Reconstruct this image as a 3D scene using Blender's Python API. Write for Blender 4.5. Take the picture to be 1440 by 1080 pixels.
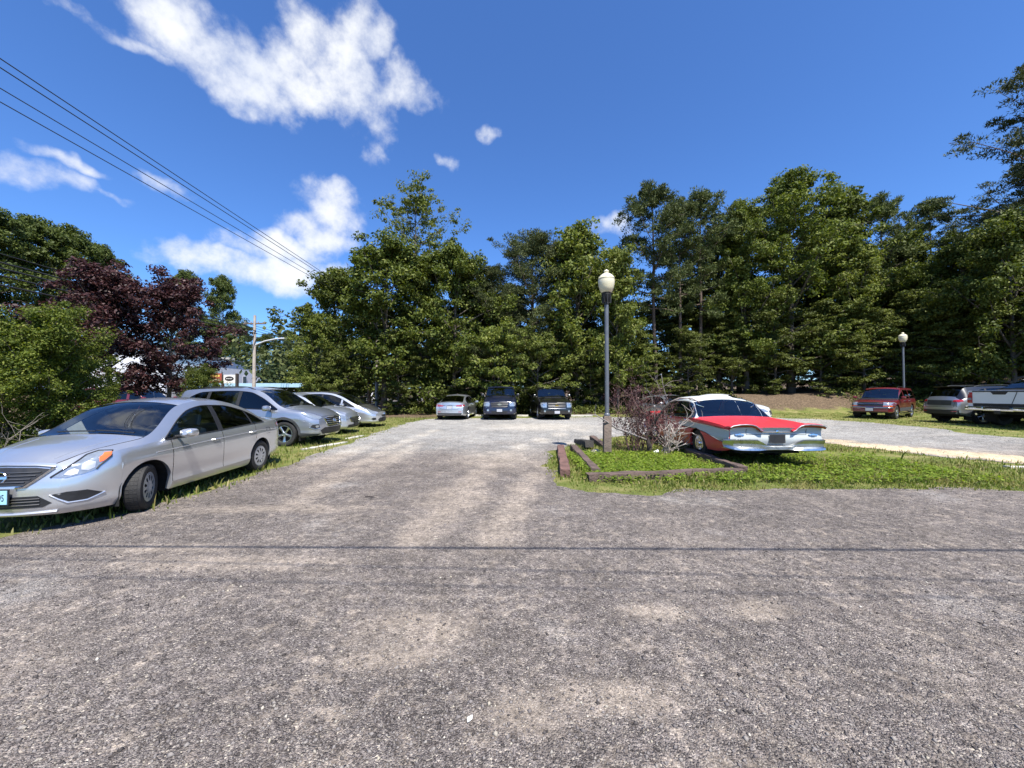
import bpy, bmesh, math, random
import numpy as np
from mathutils import Vector, Matrix
from mathutils.bvhtree import BVHTree
for _o in list(bpy.data.objects): bpy.data.objects.remove(_o)
SC = bpy.context.scene; COL = SC.collection
R_ = math.radians
# ------------------------------------------------------------------ camera
CAM_H = 1.6; FPX = 541.0; HZ = 551.0
cam = bpy.data.cameras.new('camera'); CAM = bpy.data.objects.new('camera', cam); COL.objects.link(CAM)
cam.sensor_width = 36; cam.lens = FPX/1440*36; cam.clip_start = .05; cam.clip_end = 3000
CAM.location = (0, 0, CAM_H); CAM.rotation_euler = (R_(90)+math.atan((HZ-540)/FPX), 0, 0); SC.camera = CAM
def G(px, py, z=0.0):
    """pixel of the photograph -> point on the level z"""
    y = FPX*(CAM_H-z)/(py-HZ); return ((px-720)*y/FPX, y)
def AT(px, py, Y): return ((px-720)*Y/FPX, Y, CAM_H+(HZ-py)*Y/FPX)
# ------------------------------------------------------------------ sky and sun
SUN_EL = R_(60); SUN_H = Vector((.36, -.93, 0)).normalized()
SUN_DIR = Vector((SUN_H.x*math.cos(SUN_EL), SUN_H.y*math.cos(SUN_EL), math.sin(SUN_EL)))
world = bpy.data.worlds.new('World'); SC.world = world; world.use_nodes = True
def sky_nodes():
    nt = world.node_tree; nt.nodes.clear(); N = nt.nodes.new; L = nt.links.new
    out = N('ShaderNodeOutputWorld'); bg = N('ShaderNodeBackground'); bg.inputs[1].default_value = .085
    L(bg.outputs[0], out.inputs[0])
    sky = N('ShaderNodeTexSky'); sky.sky_type = 'NISHITA'; sky.sun_disc = False
    sky.sun_elevation = SUN_EL; sky.sun_rotation = math.atan2(SUN_H.x, SUN_H.y)
    sky.altitude = 100; sky.air_density = 1.0; sky.dust_density = .35; sky.ozone_density = 3.0
    tint = N('ShaderNodeMix'); tint.data_type = 'RGBA'; tint.blend_type = 'MULTIPLY'; tint.inputs[0].default_value = 1
    tint.inputs[7].default_value = (.60, .92, 1.38, 1); L(sky.outputs[0], tint.inputs[6])
    tc = N('ShaderNodeTexCoord'); d0 = tc.outputs['Generated']
    # ragged edges: push the lookup direction about with noise before measuring it against the cloud puffs
    n1 = N('ShaderNodeTexNoise'); n1.inputs['Scale'].default_value = 9; n1.inputs['Detail'].default_value = 3; n1.inputs['Roughness'].default_value = .6
    L(d0, n1.inputs['Vector'])
    s1 = N('ShaderNodeVectorMath'); s1.operation = 'SUBTRACT'; L(n1.outputs['Color'], s1.inputs[0]); s1.inputs[1].default_value = (.5, .5, .5)
    s2 = N('ShaderNodeVectorMath'); s2.operation = 'MULTIPLY_ADD'; L(s1.outputs[0], s2.inputs[0]); s2.inputs[1].default_value = (.085, .085, .085); L(d0, s2.inputs[2])
    d = s2.outputs[0]
    def M(op, a, b=None, c=None):
        m = N('ShaderNodeMath'); m.operation = op
        for i, v in enumerate((a, b, c)):
            if v is None: continue
            if isinstance(v, (int, float)): m.inputs[i].default_value = v
            else: L(v, m.inputs[i])
        return m.outputs[0]
    th = math.atan((HZ-540)/FPX)
    def dirpx(px, py):
        v = Vector(((px-720)/FPX, 1, (HZ-py)/FPX)); return v.normalized()
    blobs = [(232,22,46,34,.95),(285,70,62,36,.95),(345,98,56,44,1),(392,72,30,30,.75),(425,118,46,30,.85),(482,95,52,52,1.05),(512,45,34,30,.95),(562,118,50,22,.85),
             (522,172,26,38,.62),(528,214,14,24,.5),(170,44,56,13,.6),(330,132,32,20,.7),(20,240,60,20,.85),(92,232,32,10,.6),
             (228,262,30,16,.45),(155,277,16,8,.4),(468,292,36,32,.95),(442,326,42,24,.95),(388,350,52,20,.85),(408,386,70,26,.95),(345,362,32,13,.6),
             (262,354,42,20,.75),(688,180,20,14,.42),(628,224,20,15,.36),(862,318,32,15,.8)]
    dirs = []
    for bx, by, rx, ry, amp in blobs:
        c = dirpx(bx, by); a = dirpx(bx+rx, by)-dirpx(bx-rx, by); b = dirpx(bx, by-ry)-dirpx(bx, by+ry)
        dirs.append((c, a.normalized(), a.length/2, b.normalized(), b.length/2, amp))
    rr = random.Random(5)
    for k in range(7):        # the same fair-weather puffs all round
        az = R_(70+220*rr.random()); el = R_(rr.uniform(8, 55)); c = Vector((math.sin(az)*math.cos(el), math.cos(az)*math.cos(el), math.sin(el)))
        a = c.cross(Vector((0,0,1))).normalized(); b = a.cross(c).normalized()
        dirs.append((c, a, rr.uniform(.07,.2), b, rr.uniform(.04,.09), rr.uniform(.7,1)))
    acc = None
    for c, a, sa, b, sb, amp in dirs:
        sx, sz = 1/(sa*1.15), 1/(sb*1.15); k = abs(a.x); S = Vector((sx*k+1.5*(1-k), sx*(1-k)+1.5*k, sz))
        q = N('ShaderNodeVectorMath'); q.operation = 'MULTIPLY_ADD'; L(d, q.inputs[0]); q.inputs[1].default_value = S; q.inputs[2].default_value = (-c.x*S.x, -c.y*S.y, -c.z*S.z)
        r2 = N('ShaderNodeVectorMath'); r2.operation = 'DOT_PRODUCT'; L(q.outputs[0], r2.inputs[0]); L(q.outputs[0], r2.inputs[1])
        v = M('SUBTRACT', amp, r2.outputs['Value'])
        acc = v if acc is None else M('SMOOTH_MAX', acc, v, .15)
    n2 = N('ShaderNodeTexNoise'); n2.inputs['Scale'].default_value = 14; n2.inputs['Detail'].default_value = 7; n2.inputs['Roughness'].default_value = .62
    L(d0, n2.inputs['Vector'])
    dens = M('ADD', acc, M('MULTIPLY', M('SUBTRACT', n2.outputs['Fac'], .5), 3.4))
    mr = N('ShaderNodeMapRange'); mr.interpolation_type = 'SMOOTHSTEP'; L(dens, mr.inputs[0]); mr.inputs[1].default_value = -.3; mr.inputs[2].default_value = 1.5; mr.inputs[4].default_value = .94
    n3 = N('ShaderNodeTexNoise'); n3.inputs['Scale'].default_value = 7; n3.inputs['Detail'].default_value = 2; L(d0, n3.inputs['Vector'])
    cr = N('ShaderNodeValToRGB'); cr.color_ramp.elements[0].position = .35; cr.color_ramp.elements[0].color = (5.8, 6.1, 6.7, 1)
    cr.color_ramp.elements[1].position = .62; cr.color_ramp.elements[1].color = (6.9, 7.0, 7.1, 1); L(n3.outputs['Fac'], cr.inputs[0])
    mx = N('ShaderNodeMix'); mx.data_type = 'RGBA'; L(mr.outputs[0], mx.inputs[0]); L(tint.outputs[2], mx.inputs[6]); L(cr.outputs[0], mx.inputs[7])
    L(mx.outputs[2], bg.inputs[0])
sky_nodes()
world.cycles.sampling_method = 'MANUAL'; world.cycles.sample_map_resolution = 256
sun = bpy.data.lights.new('sun', 'SUN'); SUN = bpy.data.objects.new('sun', sun); COL.objects.link(SUN)
sun.energy = 5.0; sun.angle = R_(.53); sun.color = (1, .955, .88); SUN.rotation_euler = SUN_DIR.to_track_quat('Z', 'Y').to_euler(); SUN.location = (0, 0, 40)
SC.view_settings.view_transform = 'Standard'; SC.view_settings.look = 'None'; SC.view_settings.gamma = 1; SC.view_settings.use_curve_mapping = False
SC.view_settings.exposure = .9
SC.render.engine = 'CYCLES'; SC.cycles.max_bounces = 8; SC.cycles.transparent_max_bounces = 12; SC.cycles.use_denoising = True
SC.cycles.diffuse_bounces = 3; SC.cycles.glossy_bounces = 3; SC.cycles.caustics_reflective = False; SC.cycles.caustics_refractive = False
# ------------------------------------------------------------------ helpers
def sm(v, a, b):
    t = min(1, max(0, (v-a)/(b-a))); return t*t*(3-2*t)
def hgt(x, y):
    h = .20*sm(x, 13, 18)*sm(y, 8, 17) + .30*sm(y, 25, 31) + .95*sm(y, 25.0+max(0,16-x)*.5, 29.5+max(0,16-x)*.4)*sm(x, 7, 14)
    h += .5*sm(x, 21, 29)*sm(y, 12, 24) + 2.0*sm(x, 30, 60) + 3.0*sm(-x, 34, 60)*sm(y, 5, 40)
    return h
def tag(o, label=None, cat=None, group=None, kind=None):
    if label: o['label'] = label
    if cat: o['category'] = cat
    if group: o['group'] = group
    if kind: o['kind'] = kind
    return o
def empty(name, loc, rz=0, label=None, cat=None, group=None):
    o = bpy.data.objects.new(name, None); COL.objects.link(o); o.location = loc; o.rotation_euler = (0, 0, rz); o.empty_display_size = .2
    return tag(o, label, cat, group)
def link(name, me, parent=None):
    o = bpy.data.objects.new(name, me); COL.objects.link(o)
    if parent is not None: o.parent = parent
    return o
def sharpen(me, ang=38):
    bm = bmesh.new(); bm.from_mesh(me); c = math.cos(R_(ang))
    for e in bm.edges:
        if len(e.link_faces) == 2:
            e.smooth = e.link_faces[0].normal.dot(e.link_faces[1].normal) > c
    bm.to_mesh(me); bm.free()
class MB:
    def __init__(s): s.v = []; s.f = []; s.m = []
    def add(s, vs, fs, mi=0):
        n = len(s.v); s.v += [tuple(p) for p in vs]; s.f += [tuple(i+n for i in f) for f in fs]; s.m += [mi]*len(fs)
    def box(s, a, b, mi=0, M=None, bev=0):
        (x0,y0,z0),(x1,y1,z1) = a, b
        vs = [(x0,y0,z0),(x1,y0,z0),(x1,y1,z0),(x0,y1,z0),(x0,y0,z1),(x1,y0,z1),(x1,y1,z1),(x0,y1,z1)]
        fs = [(0,3,2,1),(4,5,6,7),(0,1,5,4),(1,2,6,5),(2,3,7,6),(3,0,4,7)]
        if bev:
            bm = bmesh.new(); bv = [bm.verts.new(v) for v in vs]
            for f in fs: bm.faces.new([bv[i] for i in f])
            bmesh.ops.bevel(bm, geom=list(bm.edges), offset=bev, segments=2, profile=.6, affect='EDGES')
            bm.verts.index_update(); vs = [v.co[:] for v in bm.verts]; fs = [[v.index for v in f.verts] for f in bm.faces]; bm.free()
        if M is not None: vs = [M @ Vector(v) for v in vs]
        s.add(vs, fs, mi)
    def tube(s, pts, rad, n=6, mi=0, cap=True):
        pts = [Vector(p) for p in pts]; rads = rad if hasattr(rad, '__len__') else [rad]*len(pts); vs = []; up = None
        for i, p in enumerate(pts):
            t = (pts[min(i+1, len(pts)-1)]-pts[max(i-1, 0)])
            t = t.normalized() if t.length > 1e-9 else Vector((0,0,1))
            if up is None: up = Vector((0,0,1)) if abs(t.z) < .9 else Vector((1,0,0))
            a = t.cross(up); a = a.normalized() if a.length > 1e-6 else t.orthogonal().normalized(); b = a.cross(t); up = b
            for k in range(n):
                q = 2*math.pi*k/n; vs.append(p+(a*math.cos(q)+b*math.sin(q))*rads[i])
        fs = [(i*n+k, i*n+(k+1)%n, (i+1)*n+(k+1)%n, (i+1)*n+k) for i in range(len(pts)-1) for k in range(n)]
        if cap: fs += [tuple(range(n-1, -1, -1)), tuple((len(pts)-1)*n+k for k in range(n))]
        s.add(vs, fs, mi)
    def lathe(s, prof, n=24, M=None, mi=0, axis='Z'):
        vs = []
        for r, h in prof:
            for k in range(n):
                q = 2*math.pi*k/n; c, d = r*math.cos(q), r*math.sin(q)
                vs.append(Vector((c, d, h)) if axis == 'Z' else Vector((c, h, -d)))
        fs = [(i*n+k, i*n+(k+1)%n, (i+1)*n+(k+1)%n, (i+1)*n+k) for i in range(len(prof)-1) for k in range(n)]
        if M is not None: vs = [M @ v for v in vs]
        s.add(vs, fs, mi)
    def build(s, name, mats, parent=None, smooth=True, sharp=38, loc=None):
        me = bpy.data.meshes.new(name); me.from_pydata(s.v, [], s.f)
        if not isinstance(mats, (list, tuple)): mats = [mats]
        for m in mats: me.materials.append(m)
        if len(mats) > 1: me.polygons.foreach_set('material_index', s.m)
        if smooth:
            me.polygons.foreach_set('use_smooth', [True]*len(me.polygons))
            if sharp: sharpen(me, sharp)
        me.update(); o = link(name, me, parent)
        if loc is not None: o.location = loc
        return o
def np_mesh(name, V, F, mat, parent=None, smooth=False):
    V = np.asarray(V, np.float32); F = np.asarray(F, np.int32); k = F.shape[1]
    me = bpy.data.meshes.new(name); me.vertices.add(len(V)); me.vertices.foreach_set('co', V.ravel())
    me.loops.add(F.size); me.loops.foreach_set('vertex_index', F.ravel())
    me.polygons.add(len(F)); me.polygons.foreach_set('loop_start', np.arange(0, F.size, k, dtype=np.int32))
    me.materials.append(mat)
    if smooth: me.polygons.foreach_set('use_smooth', np.ones(len(F), bool))
    me.update(calc_edges=True); me.validate()
    return me
def clone(o, parent=None):
    c = o.copy(); COL.objects.link(c); c.parent = parent
    for ch in o.children: clone(ch, c)
    return c
def pch(pts):
    X = [p[0] for p in pts]; Y = [p[1] for p in pts]; n = len(X)
    h = [X[i+1]-X[i] for i in range(n-1)]; d = [(Y[i+1]-Y[i])/h[i] for i in range(n-1)]; m = [0]*n
    for i in range(1, n-1):
        if d[i-1]*d[i] > 0:
            w1 = 2*h[i]+h[i-1]; w2 = h[i]+2*h[i-1]; m[i] = (w1+w2)/(w1/d[i-1]+w2/d[i])
    if n > 1: m[0] = d[0]; m[-1] = d[-1]
    def f(x):
        if x <= X[0]: return Y[0]
        if x >= X[-1]: return Y[-1]
        i = 0
        while x > X[i+1]: i += 1
        t = (x-X[i])/h[i]; t2 = t*t; t3 = t2*t
        return (2*t3-3*t2+1)*Y[i]+(t3-2*t2+t)*h[i]*m[i]+(-2*t3+3*t2)*Y[i+1]+(t3-t2)*h[i]*m[i+1]
    return f
def text_mesh(body, size, mat, name, parent, M, extrude=.001, align='CENTER'):
    cu = bpy.data.curves.new(name, 'FONT'); cu.body = body; cu.size = size; cu.extrude = extrude; cu.align_x = align; cu.align_y = 'CENTER'
    t = bpy.data.objects.new(name, cu); COL.objects.link(t)
    me = bpy.data.meshes.new_from_object(t.evaluated_get(bpy.context.evaluated_depsgraph_get()))
    bpy.data.objects.remove(t); me.name = name; me.materials.clear(); me.materials.append(mat); me.transform(M)
    return link(name, me, parent)
# ------------------------------------------------------------------ materials
def mat(name, col, rough=.5, metal=0, spec=.5, coat=0, bump=None, var=None, scale=1, coords='Object', emit=None):
    """principled; var = (amount, noise scale) lightness mottling, bump = (strength, noise scale)"""
    m = bpy.data.materials.new(name); m.use_nodes = True; nt = m.node_tree; b = nt.nodes['Principled BSDF']; L = nt.links.new; N = nt.nodes.new
    b.inputs['Base Color'].default_value = (*col, 1); b.inputs['Roughness'].default_value = rough; b.inputs['Metallic'].default_value = metal
    b.inputs['Specular IOR Level'].default_value = spec; b.inputs['Coat Weight'].default_value = coat; b.inputs['Coat Roughness'].default_value = .04
    if var or bump:
        tc = N('ShaderNodeTexCoord')
        if var:
            n = N('ShaderNodeTexNoise'); n.inputs['Scale'].default_value = var[1]; n.inputs['Detail'].default_value = 6; n.inputs['Roughness'].default_value = .65; L(tc.outputs[coords], n.inputs['Vector'])
            r = N('ShaderNodeMapRange'); L(n.outputs['Fac'], r.inputs[0]); r.inputs[1].default_value = .25; r.inputs[2].default_value = .75; r.inputs[3].default_value = 1-var[0]; r.inputs[4].default_value = 1+var[0]
            x = N('ShaderNodeMix'); x.data_type = 'RGBA'; x.blend_type = 'MULTIPLY'; x.inputs[0].default_value = 1; x.inputs[6].default_value = (*col, 1)
            c = N('ShaderNodeCombineColor'); [L(r.outputs[0], c.inputs[i]) for i in range(3)]; L(c.outputs[0], x.inputs[7]); L(x.outputs[2], b.inputs['Base Color'])
            if rough > .15:
                r2 = N('ShaderNodeMapRange'); L(n.outputs['Fac'], r2.inputs[0]); r2.inputs[1].default_value = .3; r2.inputs[2].default_value = .7; r2.inputs[3].default_value = rough*.85; r2.inputs[4].default_value = min(1, rough*1.15); L(r2.outputs[0], b.inputs['Roughness'])
        if bump:
            n = N('ShaderNodeTexNoise'); n.inputs['Scale'].default_value = bump[1]; n.inputs['Detail'].default_value = 5; L(tc.outputs[coords], n.inputs['Vector'])
            bp = N('ShaderNodeBump'); bp.inputs['Strength'].default_value = bump[0]; bp.inputs['Distance'].default_value = .02; L(n.outputs['Fac'], bp.inputs['Height']); L(bp.outputs[0], b.inputs['Normal'])
    if emit: b.inputs['Emission Color'].default_value = (*emit[:3], 1); b.inputs['Emission Strength'].default_value = emit[3]
    return m
def paint(name, col, metal=.0, rough=.28, dust=.12, dcol=(.36,.32,.26), sill=.28, coat=1):
    """car paint: base coat under clear coat, dust that lies on upward faces' noise"""
    m = bpy.data.materials.new(name); m.use_nodes = True; nt = m.node_tree; b = nt.nodes['Principled BSDF']; L = nt.links.new; N = nt.nodes.new
    tc = N('ShaderNodeTexCoord'); n = N('ShaderNodeTexNoise'); n.inputs['Scale'].default_value = 3.5; n.inputs['Detail'].default_value = 8; n.inputs['Roughness'].default_value = .7; L(tc.outputs['Object'], n.inputs['Vector'])
    r = N('ShaderNodeMapRange'); L(n.outputs['Fac'], r.inputs[0]); r.inputs[1].default_value = .35; r.inputs[2].default_value = .75; r.inputs[3].default_value = dust*.3; r.inputs[4].default_value = dust
    # road dirt climbs from the sills
    sp = N('ShaderNodeSeparateXYZ'); L(tc.outputs['Object'], sp.inputs[0])
    zr = N('ShaderNodeMapRange'); L(sp.outputs[2], zr.inputs[0]); zr.inputs[1].default_value = .15; zr.inputs[2].default_value = .55; zr.inputs[3].default_value = sill; zr.inputs[4].default_value = 0
    ad = N('ShaderNodeMath'); ad.operation = 'MULTIPLY_ADD'; L(zr.outputs[0], ad.inputs[0]); L(n.outputs['Fac'], ad.inputs[1]); L(r.outputs[0], ad.inputs[2]); ad.use_clamp = True
    x = N('ShaderNodeMix'); x.data_type = 'RGBA'; L(ad.outputs[0], x.inputs[0]); x.inputs[6].default_value = (*col, 1); x.inputs[7].default_value = (*dcol, 1); L(x.outputs[2], b.inputs['Base Color'])
    mm = N('ShaderNodeMath'); mm.operation = 'MULTIPLY_ADD'; L(ad.outputs[0], mm.inputs[0]); mm.inputs[1].default_value = -metal; mm.inputs[2].default_value = metal; L(mm.outputs[0], b.inputs['Metallic'])
    b.inputs['Roughness'].default_value = rough; b.inputs['Coat Weight'].default_value = coat; b.inputs['Coat Roughness'].default_value = .05 if coat > .5 else .2
    n2 = N('ShaderNodeTexNoise'); n2.inputs['Scale'].default_value = 1.2; n2.inputs['Detail'].default_value = 2; L(tc.outputs['Object'], n2.inputs['Vector'])
    bp = N('ShaderNodeBump'); bp.inputs['Strength'].default_value = .05; bp.inputs['Distance'].default_value = .02; L(n2.outputs['Fac'], bp.inputs['Height']); L(bp.outputs[0], b.inputs['Coat Normal'])
    return m
def glass(name, tint, ior=1.62):
    m = bpy.data.materials.new(name); m.use_nodes = True; nt = m.node_tree; nt.nodes.clear(); N = nt.nodes.new; L = nt.links.new
    o = N('ShaderNodeOutputMaterial'); x = N('ShaderNodeMixShader'); t = N('ShaderNodeBsdfTransparent'); t.inputs[0].default_value = (*tint, 1)
    g = N('ShaderNodeBsdfGlossy'); g.inputs['Roughness'].default_value = .015; g.inputs[0].default_value = (.95, .97, 1, 1); f = N('ShaderNodeFresnel'); f.inputs[0].default_value = ior
    L(f.outputs[0], x.inputs[0]); L(t.outputs[0], x.inputs[1]); L(g.outputs[0], x.inputs[2]); L(x.outputs[0], o.inputs[0]); return m
MT = {
 'silver': paint('silver_paint', (.64,.645,.655), .80, .29, .05, (.5,.48,.45)),
 'grey': paint('grey_paint', (.39,.41,.45), .85, .36, .06, (.45,.43,.4)),
 'palesilver': paint('pale_silver_paint', (.60,.62,.64), .9, .38, .08, (.5,.48,.45)),
 'navy': paint('navy_paint', (.004,.008,.034), .1, .3, .015, sill=.06),
 'black': paint('black_paint', (.004,.004,.005), .05, .3, .01, sill=.05),
 'maroon': paint('dark_red_paint', (.15,.005,.011), .25, .32, .06),
 'white': paint('white_paint', (.74,.75,.75), 0, .35, .12),
 'charcoal': paint('charcoal_paint', (.06,.062,.066), .5, .35, .15),
 'edselred': paint('faded_red_paint', (.62,.022,.034), 0, .45, .10, (.6,.25,.22), coat=.35),
 'edselwhite': paint('chalky_white_paint', (.50,.525,.51), 0, .5, .22, (.42,.45,.42), coat=.1),
 'chrome': mat('chrome', (.72,.73,.74), .13, 1, var=(.12, 6)),
 'oldchrome': mat('pitted_chrome', (.60,.61,.60), .30, 1, var=(.2, 7)),
 'rim': mat('alloy', (.55,.56,.57), .28, 1, var=(.1, 9)),
 'cover': mat('plastic_wheel_cover', (.47,.48,.49), .35, .5, var=(.1, 9)),
 'rubber': mat('tyre_rubber', (.022,.021,.02), .75, var=(.35, 8), bump=(.3, 60)),
 'plastic': mat('black_plastic', (.018,.018,.019), .5, var=(.2, 12)),
 'cladding': mat('grey_plastic_cladding', (.05,.052,.056), .6, var=(.2, 8)),
 'dark': mat('underbody_black', (.008,.008,.008), .9),
 'interior': mat('cabin_cloth', (.11,.105,.10), .9, var=(.15, 14)),
 'interiorlight': mat('cabin_light_cloth', (.34,.34,.33), .9, var=(.15, 14)),
 'dash': mat('dashboard_vinyl', (.03,.03,.033), .6),
 'glass': glass('window_glass', (.62,.68,.68)), 'tint': glass('tinted_window_glass', (.10,.11,.12)), 'windshield': glass('windshield_glass', (.78,.84,.83), 1.95),
 'oldglass': glass('old_window_glass', (.88,.91,.92), 1.8),
 'lens': mat('clear_lamp_lens', (.34,.37,.39), .10, .5, 1, coat=1, var=(.25, 22)), 'redlens': mat('red_lamp_lens', (.38,.008,.012), .12, 0, .8, coat=1),
 'orange': mat('orange_lamp_lens', (.85,.16,.03), .15, 0, .8, coat=1), 'plate': mat('white_plate', (.42,.43,.45), .45, var=(.3, 40)), 'plateblue': mat('pale_blue_plate', (.33,.60,.68), .4),
 'ink': mat('plate_ink', (.02,.03,.08), .5), 'gold': mat('gold_emblem', (.75,.52,.12), .25, 1), 'seam': mat('shut_line', (.006,.006,.006), .9),
}
# ------------------------------------------------------------------ ground
def gravel_mat():
    m = bpy.data.materials.new('gravel_and_millings'); m.use_nodes = True; nt = m.node_tree; b = nt.nodes['Principled BSDF']; L = nt.links.new; N = nt.nodes.new
    tc = N('ShaderNodeTexCoord'); P = tc.outputs['Object']
    def noise(sc, det, ro=.6, vec=P):
        n = N('ShaderNodeTexNoise'); n.inputs['Scale'].default_value = sc; n.inputs['Detail'].default_value = det; n.inputs['Roughness'].default_value = ro; L(vec, n.inputs['Vector']); return n.outputs['Fac']
    def mr(v, a, b_, c=0, d=1):
        r = N('ShaderNodeMapRange'); r.interpolation_type = 'SMOOTHSTEP'; L(v, r.inputs[0]); r.inputs[1].default_value = a; r.inputs[2].default_value = b_; r.inputs[3].default_value = c; r.inputs[4].default_value = d; return r.outputs[0]
    def M(op, a, b_, c=None):
        q = N('ShaderNodeMath'); q.operation = op
        for i, v in enumerate((a, b_, c)):
            if v is None: continue
            if isinstance(v, (int, float)): q.inputs[i].default_value = v
            else: L(v, q.inputs[i])
        return q.outputs[0]
    def mix(f, a, b_, mode='MIX'):
        x = N('ShaderNodeMix'); x.data_type = 'RGBA'; x.blend_type = mode
        if isinstance(f, (int, float)): x.inputs[0].default_value = f
        else: L(f, x.inputs[0])
        for i, v in ((6, a), (7, b_)):
            if isinstance(v, tuple): x.inputs[i].default_value = (*v, 1)
            else: L(v, x.inputs[i])
        return x.outputs[2]
    warp = N('ShaderNodeVectorMath'); warp.operation = 'MULTIPLY_ADD'; wn = N('ShaderNodeTexNoise'); wn.inputs['Scale'].default_value = 30; L(P, wn.inputs['Vector'])
    L(wn.outputs['Color'], warp.inputs[0]); warp.inputs[1].default_value = (.012,.012,.0); L(P, warp.inputs[2])
    v1 = N('ShaderNodeTexVoronoi'); v1.inputs['Scale'].default_value = 96; L(warp.outputs[0], v1.inputs['Vector'])
    v2 = N('ShaderNodeTexVoronoi'); v2.inputs['Scale'].default_value = 190; L(P, v2.inputs['Vector'])
    sep = N('ShaderNodeSeparateColor'); L(v1.outputs['Color'], sep.inputs[0]); sep2 = N('ShaderNodeSeparateColor'); L(v2.outputs['Color'], sep2.inputs[0])
    def ramp(v, els):
        r = N('ShaderNodeValToRGB'); L(v, r.inputs[0]); e = r.color_ramp.elements
        while len(e) < len(els): e.new(.5)
        for k, (p, c) in enumerate(els): e[k].position = p; e[k].color = (*c, 1)
        return r.outputs[0]
    big = ramp(sep.outputs[0], [(0,(.06,.051,.048)),(.25,(.13,.112,.105)),(.55,(.19,.168,.159)),(.8,(.255,.228,.21)),(.95,(.35,.315,.275)),(1,(.50,.45,.37))])
    small = ramp(sep2.outputs[0], [(0,(.05,.043,.041)),(.4,(.15,.131,.124)),(.8,(.24,.214,.20)),(1,(.42,.38,.32))])
    stones = mix(mr(sep.outputs[1], .35, .45), small, big)
    pale = ramp(sep.outputs[2], [(0,(.17,.17,.165)),(.4,(.28,.28,.27)),(.75,(.37,.365,.35)),(1,(.49,.48,.455))])       # fresh crushed stone
    sx = N('ShaderNodeSeparateXYZ'); L(P, sx.inputs[0]); X, Y = sx.outputs[0], sx.outputs[1]
    wob = M('MULTIPLY', M('SUBTRACT', noise(.35, 4), .5), 9)
    fresh = mr(M('ADD', Y, wob), 8.5, 13.0)                                    # the lane round the back is fresh stone
    fresh2 = M('MULTIPLY', mr(noise(.55, 4, .6), .56, .72), .40); fresh = M('MAXIMUM', fresh, fresh2)
    col = mix(fresh, stones, pale)
    # dust: bare fines in worn patches and wheel tracks
    rot = N('ShaderNodeMapping'); rot.inputs['Rotation'].default_value = (0,0,R_(28)); rot.inputs['Scale'].default_value = (1,.22,1); L(P, rot.inputs['Vector'])
    d1 = mr(noise(.75, 7, .68), .46, .72); d2 = M('MULTIPLY', mr(noise(.9, 4, .6, rot.outputs[0]), .54, .70), .7)
    spots = None
    SP = [(G(700,645),(1.2,1.5)),(G(850,975),(.42,.16)),(G(735,1000),(.25,.14)),(G(590,880),(.5,.28)),(G(920,860),(.30,.14)),(G(640,700),(.6,1.0)),(G(760,600),(3.0,2.2)),(G(1330,636),(2.6,.75)),(G(1425,645),(1.9,.7)),(G(1240,629),(1.3,.8)),(G(400,715),(1.6,.22)),(G(330,790),(1.3,.2)),(G(1060,855),(.3,.16)),(G(560,920),(.4,.16)),(G(240,770),(1.2,.14)),(G(480,640),(.4,2.2)),(G(560,640),(.35,2.6))]
    def track(pts, r, n=13):
        P_ = np.array([G(*p) for p in pts]); t = np.linspace(0, len(P_)-1, n); return [((float(np.interp(q, range(len(P_)), P_[:,0])), float(np.interp(q, range(len(P_)), P_[:,1]))), (r, r*2.4)) for q in t]
    SP += track([(600,742),(650,690),(690,655),(735,627),(800,607),(890,597)], .36)+track([(700,745),(735,690),(765,655),(800,625),(850,608)], .30, 9)+track([(430,700),(500,655),(560,625),(610,606)], .30, 9)
    for (cx, cy), (rx, ry) in SP:
        s_ = N('ShaderNodeVectorMath'); s_.operation = 'MULTIPLY_ADD'; L(P, s_.inputs[0]); s_.inputs[1].default_value = (1/rx,1/ry,0); s_.inputs[2].default_value = (-cx/rx,-cy/ry,0)
        dd = N('ShaderNodeVectorMath'); dd.operation = 'DOT_PRODUCT'; L(s_.outputs[0], dd.inputs[0]); L(s_.outputs[0], dd.inputs[1])
        f = M('SUBTRACT', 1, dd.outputs['Value']); spots = f if spots is None else M('MAXIMUM', spots, f)
    fine = noise(3.2, 6, .7); sp = mr(M('ADD', spots, M('MULTIPLY', M('SUBTRACT', fine, .5), 3.6)), -.8, 1.4)
    d3 = M('MULTIPLY', mr(noise(7.5, 6, .7), .42, .72), mr(noise(1.3, 4), .3, .65, .35, .95))
    dust = M('MAXIMUM', d3, M('MAXIMUM', M('MULTIPLY', d1, .5), M('MULTIPLY', d2, .55)))
    dust = M('MAXIMUM', dust, M('MULTIPLY', sp, .85))
    grain = mr(sep2.outputs[1], .0, 1.0, .75, 1.15)
    dcol = mix(noise(6, 5), (.22,.185,.15), (.36,.305,.24))
    dcol = mix(mr(Y, 7.5, 12), dcol, (.40,.36,.295))
    dustcut = M('MULTIPLY', dust, mr(sep.outputs[2], .1, .9, 1.0, .45))
    col = mix(dustcut, col, dcol)
    sand = None
    for (cx, cy), (rx, ry) in [(G(px, py), (.95, .5)) for px, py in ((1165,620),(1200,625),(1240,629),(1275,632),(1310,635),(1345,638),(1380,641),(1415,644),(1450,648),(1490,652))]:
        s_ = N('ShaderNodeVectorMath'); s_.operation = 'MULTIPLY_ADD'; L(P, s_.inputs[0]); s_.inputs[1].default_value = (1/rx,1/ry,0); s_.inputs[2].default_value = (-cx/rx,-cy/ry,0)
        dd = N('ShaderNodeVectorMath'); dd.operation = 'DOT_PRODUCT'; L(s_.outputs[0], dd.inputs[0]); L(s_.outputs[0], dd.inputs[1]); f = M('SUBTRACT', 1, dd.outputs['Value']); sand = f if sand is None else M('MAXIMUM', sand, f)
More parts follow.
